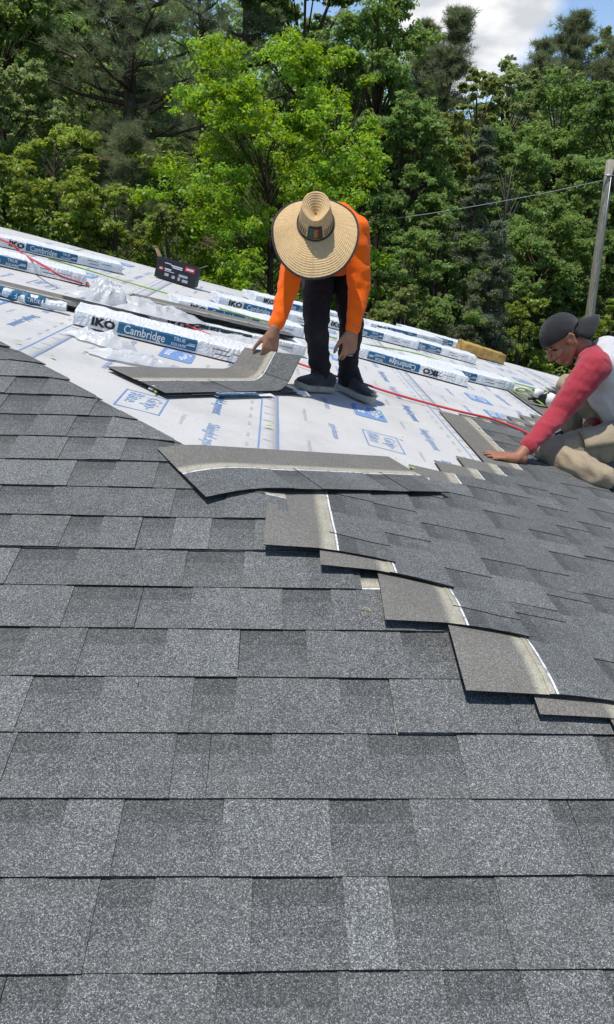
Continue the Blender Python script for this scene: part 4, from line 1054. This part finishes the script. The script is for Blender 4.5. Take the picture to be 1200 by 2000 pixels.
def blob(name, prims, voxel, smooth, mat, parent=None, wr=None, deci=None):
    V = []; F = []
    for p in prims:
        if p[0] == 'c': cap_geo(*p[1:], V, F)
        else: ell_geo(*p[1:], V, F)
    me = bpy.data.meshes.new(name); me.from_pydata([tuple(v) for v in V], [], F); o = bpy.data.objects.new(name, me); COL.objects.link(o)
    m = o.modifiers.new('r', 'REMESH'); m.mode = 'VOXEL'; m.voxel_size = voxel
    if smooth: s_ = o.modifiers.new('s', 'SMOOTH'); s_.factor = .5; s_.iterations = smooth
    if deci: d_ = o.modifiers.new('d', 'DECIMATE'); d_.ratio = deci
    dg = bpy.context.evaluated_depsgraph_get(); dg.update(); me2 = bpy.data.meshes.new_from_object(o.evaluated_get(dg)); bpy.data.objects.remove(o); me2.name = name
    me2.materials.clear(); me2.materials.append(mat)
    if wr is not None:
        n = len(me2.vertices); co = np.empty(n*3); me2.vertices.foreach_get('co', co); co = co.reshape(-1, 3); no = np.empty(n*3); me2.vertices.foreach_get('normal', no); no = no.reshape(-1, 3)
        d = np.array([wr(Vector(c)) for c in co]); me2.vertices.foreach_set('co', (co + no*d[:, None]).ravel())
    me2.polygons.foreach_set('use_smooth', [True]*len(me2.polygons)); me2.update()
    ob = bpy.data.objects.new(name, me2); link(ob)
    if parent is not None: ob.parent = parent; ob.matrix_parent_inverse = parent.matrix_world.inverted() if False else Matrix.Identity(4)
    return ob
def folds(amp, sc, axis=None, seed=0., squash=3.0):
    """ridged folds; axis = direction along which cloth is gathered"""
    def f(c):
        p = c.copy()
        if axis is not None: p = p + axis*(p.dot(axis)*(squash-1))
        a = mnoise.noise(p*sc + Vector((seed, 0, 0))); b = mnoise.noise(p*sc*2.3 + Vector((0, seed, 3)))
        return amp*((1-abs(a)*2.2)*.7 + b*.45 - .35)
    return f
def mid(a, b, t): return a.lerp(b, t)
def hand(wrist, X, Zb, thumb, s=1.0, curl=(.25, .3, .35, .4), tcurl=.3, spread=.10, tout=.75):
    """X to the fingers, Zb out of the back of the hand, thumb=+1/-1 side along Zb x X"""
    X = X.normalized(); Z = (Zb - X*Zb.dot(X)).normalized(); Y = Z.cross(X)*thumb
    P = lambda x, y, z: wrist + (X*x + Y*y + Z*z)*s
    pr = [('c', P(-.03, 0, 0), .026*s, P(.02, 0, 0), .027*s)]
    for y in (-.030, -.010, .010, .030): pr.append(('c', P(.012, y*.6, 0), .019*s, P(.082, y, .002), .0135*s))
    for y in (-.02, 0, .02): pr.append(('c', P(.03, y*.8, -.004), .017*s, P(.07, y, -.004), .014*s))
    pr.append(('c', P(.012, .022, -.006), .018*s, P(.05, .038, -.012), .015*s))
    for (y, ln, c) in zip((.031, .010, -.011, -.031), (.074, .082, .076, .060), curl):
        a = 0.; p = Vector((.085, y, .002)); sp_ = spread*y/.03
        for k, f in enumerate((.42, .31, .27)):
            a += c*(1.0 if k == 0 else 1.15); d = Vector((math.cos(a)*math.cos(sp_), math.sin(sp_), -math.sin(a))); q = p + d*ln*f
            pr.append(('c', P(*p), (.0102-.0009*k)*s, P(*q), (.0095-.0011*k)*s)); p = q
    p = Vector((.030, .036, -.010)); d = Vector((math.cos(tout), math.sin(tout), -.25))
    for k, l in enumerate((.040, .032, .026)):
        q = p + d.normalized()*l; pr.append(('c', P(*p), (.0135-.0015*k)*s, P(*q), (.012-.0014*k)*s)); p = q; d = d + Vector((.25, -tcurl, -tcurl*.8))
    return pr
def head_prims(c, f, up, s=1.0, detail=True):
    X = f.normalized(); Z = (up - X*up.dot(X)).normalized(); Y = Z.cross(X); rot = Matrix((X, Y, Z)).transposed()
    P = lambda x, y, z: c + (X*x + Y*y + Z*z)*s
    e = lambda q, r: ('e', P(*q), tuple(k*s for k in r), rot)
    k_ = lambda a, ra, b, rb: ('c', P(*a), ra*s, P(*b), rb*s)
    pr = [e((-.014, 0, .035), (.096, .074, .080)), e((.026, 0, -.030), (.064, .057, .076)), k_((.058, -.008, -.098), .021, (.058, .008, -.098), .021)]
    for y in (-1, 1):
        pr += [k_((-.012, .054*y, -.038), .020, (.050, .020*y, -.095), .018), k_((.066, .034*y, -.026), .020, (.052, .046*y, -.016), .018), k_((.080, .030*y, .024), .011, (.088, .008*y, .018), .010), e((-.008, .074*y, -.004), (.024, .009, .034)), k_((-.018, .083*y, .026), .007, (-.028, .086*y, .004), .007), k_((-.028, .086*y, .004), .007, (-.010, .080*y, -.032), .007), k_((-.018, .083*y, .026), .007, (.006, .079*y, .020), .006), k_((.092, .010*y, -.032), .009, (.088, .015*y, -.034), .008)]
    pr += [k_((.090, 0, .014), .009, (.112, 0, -.024), .0125), k_((.112, 0, -.026), .012, (.096, 0, -.034), .011), k_((.086, -.018, -.060), .0085, (.086, .018, -.060), .0085), k_((.083, -.014, -.075), .009, (.083, .014, -.075), .009), k_((.082, 0, -.06), .015, (.07, 0, -.09), .015)]
    return pr, P, rot

def skin(name, c):
    b = NB(name); co = b.coord(); n = b.noise(co, 22, 5, .6); n2 = b.noise(co, 240, 3, .6)
    col = b.mix(b.maprange(n, .3, .7, 0, 1), tuple(x*.82 for x in c), tuple(min(1, x*1.12) for x in c))
    b.bsdf(col, .48, b.bump(b.math('ADD', n2, b.noise(co, 60, 4, .6)), .25, .004), .4, **{'Subsurface Weight': .12, 'Subsurface Radius': (.012, .005, .003), 'Subsurface Scale': .6}); return b.m
def cloth(name, c, var=.12, rough=.85, weave=900, stain=None, sheen=.2):
    b = NB(name); co = b.coord(); n = b.noise(co, 7, 5, .6); w_ = b.noise(co, weave, 2, .5)
    col = b.mix(b.maprange(n, .3, .7, 0, 1), tuple(x*(1-var) for x in c), tuple(min(.9, x*(1+var)) for x in c))
    if stain: col = b.mix(b.maprange(b.noise(co, stain[1], 5, .65), stain[2], stain[2]+.1, 0, stain[3]), col, stain[0])
    b.bsdf(col, rough, b.bump(b.math('ADD', b.math('MULTIPLY', w_, .5), b.math('MULTIPLY', b.noise(co, 16, 4, .55), 2.2)), .6, .008), .15, **{'Sheen Weight': sheen, 'Sheen Roughness': .5}); return b.m
M['skin_a'] = skin('brown_skin', (.30, .145, .085)); M['skin_b'] = skin('tanned_skin', (.30, .135, .078))
M['orange'] = cloth('orange_jersey', (.93, .135, .004), .06, .75, 700, None, .1); M['black_cloth'] = cloth('black_denim', (.014, .0135, .016), .3, .85, 700, ((.05, .047, .045), 6, .6, .4), .05)
M['red'] = cloth('red_jersey', (.37, .036, .055), .10, .85, 800, ((.06, .03, .03), 11, .66, .6)); M['heather'] = cloth('heather_jersey', (.56, .56, .57), .07, .85, 500)
M['khaki'] = cloth('khaki_twill', (.34, .275, .185), .14, .85, 700, ((.16, .13, .09), 7, .62, .5)); M['cap'] = cloth('black_cap_twill', (.018, .018, .020), .2, .8, 600)
M['shoe'] = cloth('dark_knit_upper', (.030, .031, .031), .25, .85, 300); M['sole'] = simple('worn_rubber_sole', (.34, .31, .26), .75, .25, 25, .2); M['hair'] = simple('black_hair', (.012, .010, .009), .6, .3, 60, .3)
M['dark'] = simple('dark_eye', (.01, .008, .007), .3, .1)

def shoe(parent, heel, toe, ankle, mat, solemat, s=1.0):
    """lofted sneaker on slope B from heel to toe"""
    X = (toe-heel); Ls = X.length; X.normalize(); Y = nB.cross(X).normalized()
    prof = [(0, .026, .055), (.05, .034, .075), (.18, .037, .085), (.34, .036, .092), (.5, .041, .072), (.66, .047, .054), (.82, .046, .043), (.94, .034, .034), (1.0, .012, .022)]
    V = []; F = []; ns = 16
    for i, (t, w, h) in enumerate(prof):
        for k in range(ns):
            a = 2*math.pi*k/ns; yy = w*1.0*math.copysign(abs(math.cos(a))**.8, math.cos(a)); zz = .024 + (h*s)*.5*(1+math.copysign(abs(math.sin(a))**.8, math.sin(a)))
            V.append(heel + X*(t*Ls) + Y*yy*s + nB*zz)
    for i in range(len(prof)-1):
        for k in range(ns): k2 = (k+1) % ns; F.append((i*ns+k, i*ns+k2, (i+1)*ns+k2, (i+1)*ns+k))
    F += [tuple(reversed(range(ns))), tuple(range((len(prof)-1)*ns, len(prof)*ns))]
    up = mesh_obj('shoe', V, F, mat, parent, True); ssd = up.modifiers.new('s', 'SUBSURF'); ssd.levels = 1; ssd.render_levels = 2
    V = []; F = []; out_ = []
    for t, w, h in prof: out_.append((t, w+.004))
    ring = [(t*Ls*1.01-.003, w*s) for t, w in out_] + [(t*Ls*1.01-.003, -w*s) for t, w in reversed(out_)]
    for z, g in ((.0, .94), (.010, 1.0), (.028, 1.0), (.030, .92)):
        for x, y in ring:
            rise = .010*max(0, (x/Ls-.75)/.25)
            V.append(heel + X*x + Y*y*g + nB*(z+.002+rise))
    m = len(ring)
    for i in range(3):
        for k in range(m): k2 = (k+1) % m; F.append((i*m+k, i*m+k2, (i+1)*m+k2, (i+1)*m+k))
    F += [tuple(reversed(range(m))), tuple(range(3*m, 4*m))]
    so2 = mesh_obj('sole', V, F, solemat, up, False)
    V = []; F = []                                 # tongue, collar and laces
    t0 = heel + X*(.36*Ls) + nB*.115*s
    cap_geo(t0 + nB*.028 - X*.012, .017, heel + X*(.55*Ls) + nB*.084, .014, V, F)
    mesh_obj('tongue', V, F, mat, up, True)
    V = []; F = []
    for q in range(4):
        c = heel + X*((.46+.065*q)*Ls) + nB*(.108-.012*q); tube_geo([c - Y*.024 - nB*.006, c + nB*.007, c + Y*.024 - nB*.006], .0028, 5, V, F)
    mesh_obj('laces', V, F, M['cap'], up, True)
    return up

# ======== the man in the straw hat, bent over with one hand on the lifted shingle
PM_ = {}
def J(x, y, Y): return px_depth(x, y, Y)
rheel, rtoe = Vector((.318, 4.13, zB(.318))), Vector((.122, 3.94, zB(.122)))
lheel, ltoe = Vector((.375, 4.28, zB(.375))), Vector((.545, 4.065, zB(.545)))
rank = rheel.lerp(rtoe, .27) + Vector((0, 0, .10)); lank = lheel.lerp(ltoe, .27) + Vector((0, 0, .10))
rk, lk = J(618, 640, 4.03), J(687, 636, 4.13)
rh, lh = J(622, 523, 4.36), J(676, 523, 4.40)
pel = J(650, 492, 4.42); belly = J(648, 462, 4.27); chest = J(641, 447, 4.10); 
rs_, ls_ = J(584, 470, 4.03), J(696, 452, 4.06)
wr_r = HOLD + Vector((.03, .0, .095)); el_r = J(561, 570, 3.98)
el_l, wr_l = J(702, 566, 4.06), J(688, 648, 3.98)
hatc = J(617, 436, 3.84)
haxis = (Vector((0, -1, 0))*math.cos(R(38)) + Vector((0, 0, 1))*math.sin(R(38)) + Vector((-.05, 0, 0))).normalized()
hc = hatc - haxis*.052 + Vector((.01, 0, -.005))
facef = (Vector((0, 0, -1)) - haxis*Vector((0, 0, -1)).dot(haxis)).normalized()
neck = mid(rs_, ls_, .5) + Vector((0, -.03, .0))
hp, HP, hrot = head_prims(hc, facef, haxis, .97)
body = hp + [('c', hc - haxis*.06 - facef*.02, .055, neck, .058), ('c', neck, .07, chest, .11), ('c', chest, .12, belly, .115), ('c', belly, .115, pel, .125), ('c', rs_, .05, ls_, .05),
    ('c', pel, .10, rh, .08), ('c', pel, .10, lh, .08), ('c', rh, .078, rk, .052), ('c', rk, .052, rank, .036), ('c', lh, .078, lk, .052), ('c', lk, .052, lank, .036),
    ('c', rank, .034, rheel.lerp(rtoe, .5) + nB*.045, .022), ('c', lank, .034, lheel.lerp(ltoe, .5) + nB*.045, .022),
    ('c', rs_, .052, el_r, .040), ('c', el_r, .040, wr_r, .027), ('c', ls_, .052, el_l, .040), ('c', el_l, .040, wr_l, .027)]
# gripping hand: four fingers behind the shingle, thumb in front of it
body += hand(wr_r, Vector((-.22, -.02, -1.0)), Vector((.05, -.75, .25)), -1, .98, (.30, .25, .35, .45), .05, .12, .62)
body += hand(wr_l, Vector((-.12, -.10, -1.0)), Vector((.35, -.85, .1)), -1, .98, (.18, .30, .55, .65), .2, .14, .5)
man = blob('person', body, .0055, 3, M['skin_a'], deci=.35)
tag(man, 'man in orange shirt and wide straw hat bending down to grip a shingle', 'person')
ax_r = (wr_r-rs_).normalized(); ax_l = (wr_l-ls_).normalized()
E_ = lambda a, t: a[0].lerp(a[1], t)
cuff_r = wr_r.lerp(el_r, .24); cuff_l = wr_l.lerp(el_l, .10)
shirt = [('c', cuff_r, .042, cuff_r.lerp(el_r, .07), .043), ('c', cuff_l, .040, cuff_l.lerp(el_l, .06), .042), ('e', chest, (.175, .14, .128), None), ('e', belly + Vector((0, 0, .01)), (.168, .15, .128), None), ('e', pel + Vector((0, -.04, .01)), (.165, .12, .118), None), ('c', chest, .13, pel+Vector((0, -.02, 0)), .13),
    ('c', rs_, .075, mid(rs_, el_r, .5), .060), ('c', mid(rs_, el_r, .5), .060, el_r, .054), ('c', el_r, .054, cuff_r, .038), ('c', ls_, .078, mid(ls_, el_l, .5), .066), ('c', mid(ls_, el_l, .5), .066, el_l, .058), ('c', el_l, .058, cuff_l, .036),
    ('c', neck, .075, chest, .13), ('c', rs_, .07, chest + Vector((-.05, 0, .02)), .11), ('c', ls_, .07, chest + Vector((.05, 0, .02)), .11), ('c', pel + Vector((-.07, -.06, -.07)), .07, pel + Vector((.08, -.06, -.07)), .07), ('e', J(646, 519, 4.19), (.125, .07, .055), None)]
blob('shirt', shirt, .008, 6, M['orange'], man, folds(.008, 8, Vector((.5, -.3, .8)).normalized(), 4., 1.7))
tro = [('c', pel, .125, rh + Vector((-.01, 0, 0)), .098), ('c', pel, .125, lh + Vector((.01, 0, 0)), .098), ('c', rh, .094, rk, .066), ('c', rk, .066, rank - nB*.02, .052), ('c', lh, .094, lk, .066), ('c', lk, .066, lank - nB*.02, .052)]
def trou_wr(c):
    d = min((c-rank).length, (c-lank).length); k = max(0, 1-d/.26)
    p = Vector((c.x*12, c.y*12, c.z*48)); q = Vector((c.x*14, c.y*14, c.z*26+5)); return .011*k*mnoise.noise(p) + .006*mnoise.noise(q) + .004*mnoise.noise(c*30)
blob('trousers', tro, .008, 4, M['black_cloth'], man, trou_wr)
shoe(man, rheel, rtoe, rank, M['shoe'], M['sole']); shoe(man, lheel, ltoe, lank, M['shoe'], M['sole'])
ring_p = HP  # (head frame kept for the hat)
V = []; F = []; tube_geo([wr_l + Vector((-.02, -.05, -.115)), wr_l + Vector((.005, -.055, -.112))], .0035, 6, V, F); mesh_obj('ring', V, F, M['steel'], man, True)

# straw hat: brim and creased crown woven in one piece, cord, pattern and patch
def straw_material():
    b = NB('woven_straw'); uv = b.n('ShaderNodeUVMap', uv_map='uv').outputs[0]; sp_ = b.n('ShaderNodeSeparateXYZ'); b.l(uv, sp_.inputs[0]); u, r = sp_.outputs[0], sp_.outputs[1]
    co = b.coord(); n = b.noise(co, 55, 5, .65)
    ring = b.math('SINE', b.math('ADD', b.math('MULTIPLY', r, 760.0), b.math('MULTIPLY', n, 4.0)))
    spoke = b.math('SINE', b.math('ADD', b.math('MULTIPLY', u, 300.0), b.math('MULTIPLY', ring, 1.6)))
    wv = b.math('ADD', b.math('MULTIPLY', ring, .5), b.math('MULTIPLY', spoke, .22))
    col = b.mix(b.maprange(wv, -.8, .8, 0, 1), (.51, .35, .175), (.62, .445, .24)); col = b.mix(b.maprange(n, .45, .75, 0, .45), col, (.35, .21, .10))
    b.bsdf(col, .7, b.bump(b.math('ADD', wv, n), .55, .004), .25); return b.m
M['straw'] = straw_material()
HX = facef; HZ = haxis; HY = HZ.cross(HX)        # front of the hat points at the face
def hat_pt(th, t):
    """t: 0 crown top centre .. 1 crown base .. 2 brim edge"""
    c, s_ = math.cos(th), math.sin(th)
    if t <= 1:
        rr = (min(1, t/.55))**.9 if t < .55 else 1.0
        a, b_ = .098, .083
        if t < .55: sh = .80*rr; z = .114 - .030*(1-rr)**1.1 + .012*rr - .010*max(0, c)*rr        # sunk top
        else: q = (t-.55)/.45; sh = .80 + .20*q; z = .116*(1-q**1.15)
        pin = 1 - .24*max(0, c)**2*abs(s_)*2*max(0, 1-max(0, (t-.55)/.45))*1.0
        x, y = a*sh*c, b_*sh*s_*pin
        if t < .55: z -= .020*math.exp(-((y/.022)**2))*(1-rr)*1.4
        return Vector((x, y, z))
    q = t-1
    wd = .116 + .040*max(0, c)**1.2 - .034*max(0, -c)**1.2
    xc = .040*q; a, b_ = .098 + .134*q, .083 + .120*q
    z = -.010*q - .034*q*q*(.6 + .6*max(0, c)) + .030*abs(s_)**3*q**2 - .03*max(0, -c)*q
    z += .004*math.sin(3*th+1)*q + .0025*math.sin(7*th)*q
    return Vector((xc + a*c, b_*s_, z))
def hat_w(p): return hatc + HX*p.x + HY*p.y + HZ*p.z
nt_, nth = 56, 96
V = []; F = []; UVs = []
for i in range(nt_+1):
    t = 2*i/nt_
    for k in range(nth): th = 2*math.pi*k/nth; V.append(hat_w(hat_pt(th, t))); UVs.append((k/nth, t*.13))
for i in range(nt_):
    for k in range(nth): k2 = (k+1) % nth; F.append((i*nth+k, (i+1)*nth+k, (i+1)*nth+k2, i*nth+k2))
hat = mesh_obj('hat', V, F, M['straw'], man, True)
ul = hat.data.uv_layers.new(name='uv'); 
for lp in hat.data.loops: ul.data[lp.index].uv = UVs[lp.vertex_index]
sol = hat.modifiers.new('t', 'SOLIDIFY'); sol.thickness = .0035; sol.offset = -1
M['trim'] = cloth('dark_trim', (.03, .027, .025), .2, .8, 500)
V, F = tube_geo([hat_w(hat_pt(2*math.pi*k/96, 2.0)) for k in range(97)], .0058, 7); mesh_obj('brim_edging', V, F, M['trim'], hat, True)
def on_crown(th, t, out=.003): p = hat_pt(th, t); q = Vector((p.x/.098**2, p.y/.083**2, .25)).normalized(); return hat_w(p + q*out)
V, F = tube_geo([on_crown(2*math.pi*k/72, .985, .004) for k in range(73)], .0042, 6); mesh_obj('hat_cord', V, F, M['trim'], hat, True)
V = []; F = []
for k in range(44):
    th = 2*math.pi*(k+.5)/44
    if abs((th+math.pi) % (2*math.pi) - math.pi) < .52: continue
    b = len(V); V += [on_crown(th-.022, .945, .0032), on_crown(th+.022, .945, .0032), on_crown(th+.022+.01, .83, .0032), on_crown(th-.012, .83, .0032)]; F.append((b, b+1, b+2, b+3))
mesh_obj('woven_pattern', V, F, M['trim'], hat)
def patch(name, th0, th1, t0, t1, mat, out):
    V = []; F = []
    for i in range(9):
        for j in range(5): V.append(on_crown(th0+(th1-th0)*i/8, t0+(t1-t0)*j/4, out))
    for i in range(8):
        for j in range(4): a = i*5+j; F.append((a, a+1, a+6, a+5))
    mesh_obj(name, V, F, mat, hat, True)
patch('emblem_patch', -.45, .45, .70, .95, simple('dark_embroidery', (.035, .028, .025), .8, .3, 90, .3), .0045)
patch('emblem_panel', -.36, -.10, .73, .93, simple('teal_embroidery', (.03, .10, .10), .8, .4, 140, .3), .0058)
patch('emblem_panel', -.08, .18, .74, .93, simple('orange_embroidery', (.30, .13, .04), .8, .5, 140, .3), .0058)
patch('emblem_panel', .20, .40, .73, .92, simple('wine_embroidery', (.10, .045, .05), .8, .4, 140, .3), .0058)

# ======== the man in the cap, one knee down, pressing a shingle flat
hw = pxB(1012, 893, .035); hfing = pxB(930, 884, .012)
shl = J(1158, 716, 3.72); elb = J(1093, 806, 3.69); wrl = hw
shr = J(1170, 706, 4.02); nk = J(1150, 694, 3.87)
ch = J(1196, 752, 3.90); blly = J(1232, 805, 3.92); pv = J(1262, 852, 3.92)
knee_l = J(1072, 882, 3.74); hip_l = J(1248, 856, 3.84); ank_l = pxB(1178, 932, .06); toe_l = pxB(1236, 946, .05)
knee_r = J(1112, 757, 4.12); hip_r = J(1255, 850, 4.02); ank_r = pxB(1118, 858, .10); ank_r = J(1118, 850, 4.20)
ank_r.z = max(ank_r.z, zB(ank_r.x)+.09)
hd = J(1099, 664, 3.86); hup = Vector((-.66, .06, .75)).normalized(); hf = Vector((-.62, -.14, -.70)).normalized()
hp, HP2, hrot2 = head_prims(hd, hf, hup, 1.0)
body = hp + [('c', HP2(-.035, 0, -.03), .056, nk, .056), ('c', nk, .06, mid(shl, shr, .5), .07), ('c', shl, .055, shr, .055), ('c', mid(shl, shr, .5), .10, ch, .12), ('c', ch, .125, blly, .115), ('c', blly, .115, pv, .13),
    ('c', shl, .055, elb, .042), ('c', elb, .042, wrl, .028), ('c', shr, .055, J(1190, 800, 4.10), .04), ('c', J(1190, 800, 4.10), .04, J(1150, 830, 4.02), .03),
    ('c', pv, .11, hip_l, .09), ('c', pv, .11, hip_r, .09), ('c', hip_l, .085, knee_l, .056), ('c', knee_l, .05, ank_l, .038), ('c', ank_l, .036, toe_l, .03), ('c', hip_r, .085, knee_r, .056), ('c', knee_r, .054, ank_r, .038), ('c', ank_r, .036, ank_r + Vector((-.16, -.02, -.03)), .03)]
body += hand(wrl + Vector((-.004, 0, -.004)), (hfing-hw), Vector((.05, -.10, 1)), -1, 1.0, (.02, .02, .03, .05), .05, .12, .45)
man2 = blob('person', body, .005, 2, M['skin_b'], deci=.4)
tag(man2, 'man in black backwards cap and red sleeved shirt kneeling with one palm on the shingles', 'person')
axs = (elb-shl).normalized()
cf = wrl.lerp(elb, .30)
blob('sleeve', [('c', nk + Vector((.02, 0, .0)), .066, shl.lerp(nk, .3), .075), ('c', shl + Vector((.01, 0, .0)), .082, shl.lerp(elb, .5), .072), ('c', shl.lerp(elb, .5), .072, elb, .060), ('c', elb, .060, cf, .043), ('c', cf, .043, cf.lerp(wrl, .10), .047)], .006, 4, M['red'], man2, folds(.006, 9, Vector((.5, .2, .85)).normalized(), 2., 1.7))
blob('sleeve', [('c', nk + Vector((.02, .02, 0)), .064, shr, .08), ('c', shr, .08, J(1190, 800, 4.10), .06), ('c', J(1190, 800, 4.10), .058, J(1160, 825, 4.04), .042)], .007, 4, M['red'], man2, folds(.006, 10, None, 7.))
blob('shirt', [('c', mid(shl, shr, .5) + Vector((.045, 0, .035)), .105, ch + Vector((.01, 0, 0)), .145), ('c', shl + Vector((.07, .03, .0)), .07, ch, .12), ('c', shr + Vector((.06, -.03, 0)), .07, ch, .12), ('c', ch, .145, blly, .140), ('c', blly, .140, pv + Vector((0, 0, .02)), .148)], .008, 5, M['heather'], man2, folds(.010, 8, None, 11.))
kh = (knee_l-hip_l).normalized()
blob('trousers', [('c', pv, .145, hip_l, .12), ('c', pv, .145, hip_r, .12), ('c', hip_l, .118, hip_l.lerp(knee_l, .55), .098), ('c', hip_l.lerp(knee_l, .55), .098, knee_l, .070), ('c', knee_l + Vector((.01, 0, -.01)), .062, knee_l.lerp(ank_l, .5) , .072), ('c', knee_l.lerp(ank_l, .5), .072, ank_l, .062), ('c', hip_r, .118, knee_r, .076), ('c', knee_r, .074, knee_r.lerp(ank_r, .5), .068), ('c', knee_r.lerp(ank_r, .5), .068, ank_r, .06)], .007, 4, M['khaki'], man2, folds(.015, 8, kh, 5., 1.8))
ax_ = (knee_l-hip_l).normalized(); oy = Vector((-.1, -1, .35)); oy = (oy-ax_*oy.dot(ax_)).normalized(); oz = ax_.cross(oy)
V = []; F = []
for i in range(7):
    for j in range(6):
        a = R(-8 + 62*j/5); c_ = hip_l.lerp(knee_l, .38+.34*i/6); rr = .121 - .018*i/6 + .003*mnoise.noise(Vector((i, j, 3))*.7)
        V.append(c_ + (oy*math.cos(a) - oz*math.sin(a)*(1 if oz.z < 0 else -1))*rr)
for i in range(6):
    for j in range(5): q = i*6+j; F.append((q, q+1, q+7, q+6))
pk = mesh_obj('pocket', V, F, M['khaki'], man2, True); sp5 = pk.modifiers.new('t', 'SOLIDIFY'); sp5.thickness = .008; sp5.offset = 0
def shoe2(a, b): return shoe(man2, a, b, a, M['shoe'], M['sole'])
sh = ank_r.copy(); sh.z = zB(sh.x); t2 = sh + Vector((-.25, -.04, 0)); t2.z = zB(t2.x); shoe2(sh + Vector((.05, .01, -.012)), t2)
blob('shoe', [('c', ank_l + Vector((.03, 0, -.01)), .045, toe_l, .042), ('c', toe_l, .042, toe_l + Vector((.10, 0, -.03)), .035)], .006, 3, M['shoe'], man2)
# cap: dome over the skull, sweatband edge, bill at the nape
def cap_pt(th, ph, g=1.0):
    return HP2(-.012 + .104*g*math.cos(ph)*math.cos(th), .083*g*math.cos(ph)*math.sin(th), .034 + .094*g*math.sin(ph) - .0*math.cos(th))
V = []; F = []; n1_, n2_ = 40, 14
for i in range(n2_+1):
    for k in range(n1_):
        th = 2*math.pi*k/n1_; lo = -.02 + .10*math.cos(th) - .05*(1-abs(math.cos(th))); ph = lo + (math.pi/2-.02-lo)*i/n2_
        V.append(cap_pt(th, ph, 1 + .012*mnoise.noise(Vector((math.cos(th)*2, math.sin(th)*2, ph*3)))))
for i in range(n2_):
    for k in range(n1_): k2 = (k+1) % n1_; F.append((i*n1_+k, i*n1_+k2, (i+1)*n1_+k2, (i+1)*n1_+k))
F.append(tuple(n2_*n1_+k for k in range(n1_)))
cap_ = mesh_obj('cap', V, F, M['cap'], man2, True); so3 = cap_.modifiers.new('t', 'SOLIDIFY'); so3.thickness = .004; so3.offset = 1
V = []; F = []
for i in range(13):
    a = math.pi + (i/12-.5)*2.5
    for j in range(6):
        q = j/5; x = -.012 + .100*math.cos(a)*(1) - q*.104*(1-.72*((i/12-.5)*2)**2); y = .083*math.sin(a)*(1+.05*q); z = .022 - .068*q - .034*(abs(y)/.08)**2 + .0
        V.append(HP2(x, y, z))
for i in range(12):
    for j in range(5): p = i*6+j; F.append((p, p+1, p+7, p+6))
bl2 = mesh_obj('bill', V, F, M['cap'], cap_, True); so4 = bl2.modifiers.new('t', 'SOLIDIFY'); so4.thickness = .004
V = []; F = []
for th in np.linspace(0, 2*math.pi, 7)[:6]: tube_geo([cap_pt(th, p, 1.045) for p in np.linspace(.05, math.pi/2, 10)], .0012, 4, V, F)
mesh_obj('seam', V, F, M['cap'], cap_, True)
V = []; F = []; ell_geo(HP2(-.012, 0, .128), (.007, .007, .004), None, V, F, 10, 6); mesh_obj('cap_button', V, F, M['cap'], cap_, True)
V = []; F = []
ell_geo(HP2(-.055, 0, -.005), (.05, .070, .045), hrot2, V, F); mesh_obj('hair', V, F, M['hair'], man2, True)
for y in (-1, 1):
    V = []; F = []; cap_geo(HP2(.072, .026*y, .004), .0065, HP2(.068, .038*y, .001), .005, V, F); mesh_obj('eye', V, F, M['dark'], man2, True)
    V = []; F = []; cap_geo(HP2(.092, .014*y, .028), .0042, HP2(.076, .042*y, .028), .003, V, F); mesh_obj('eyebrow', V, F, M['hair'], man2, True)
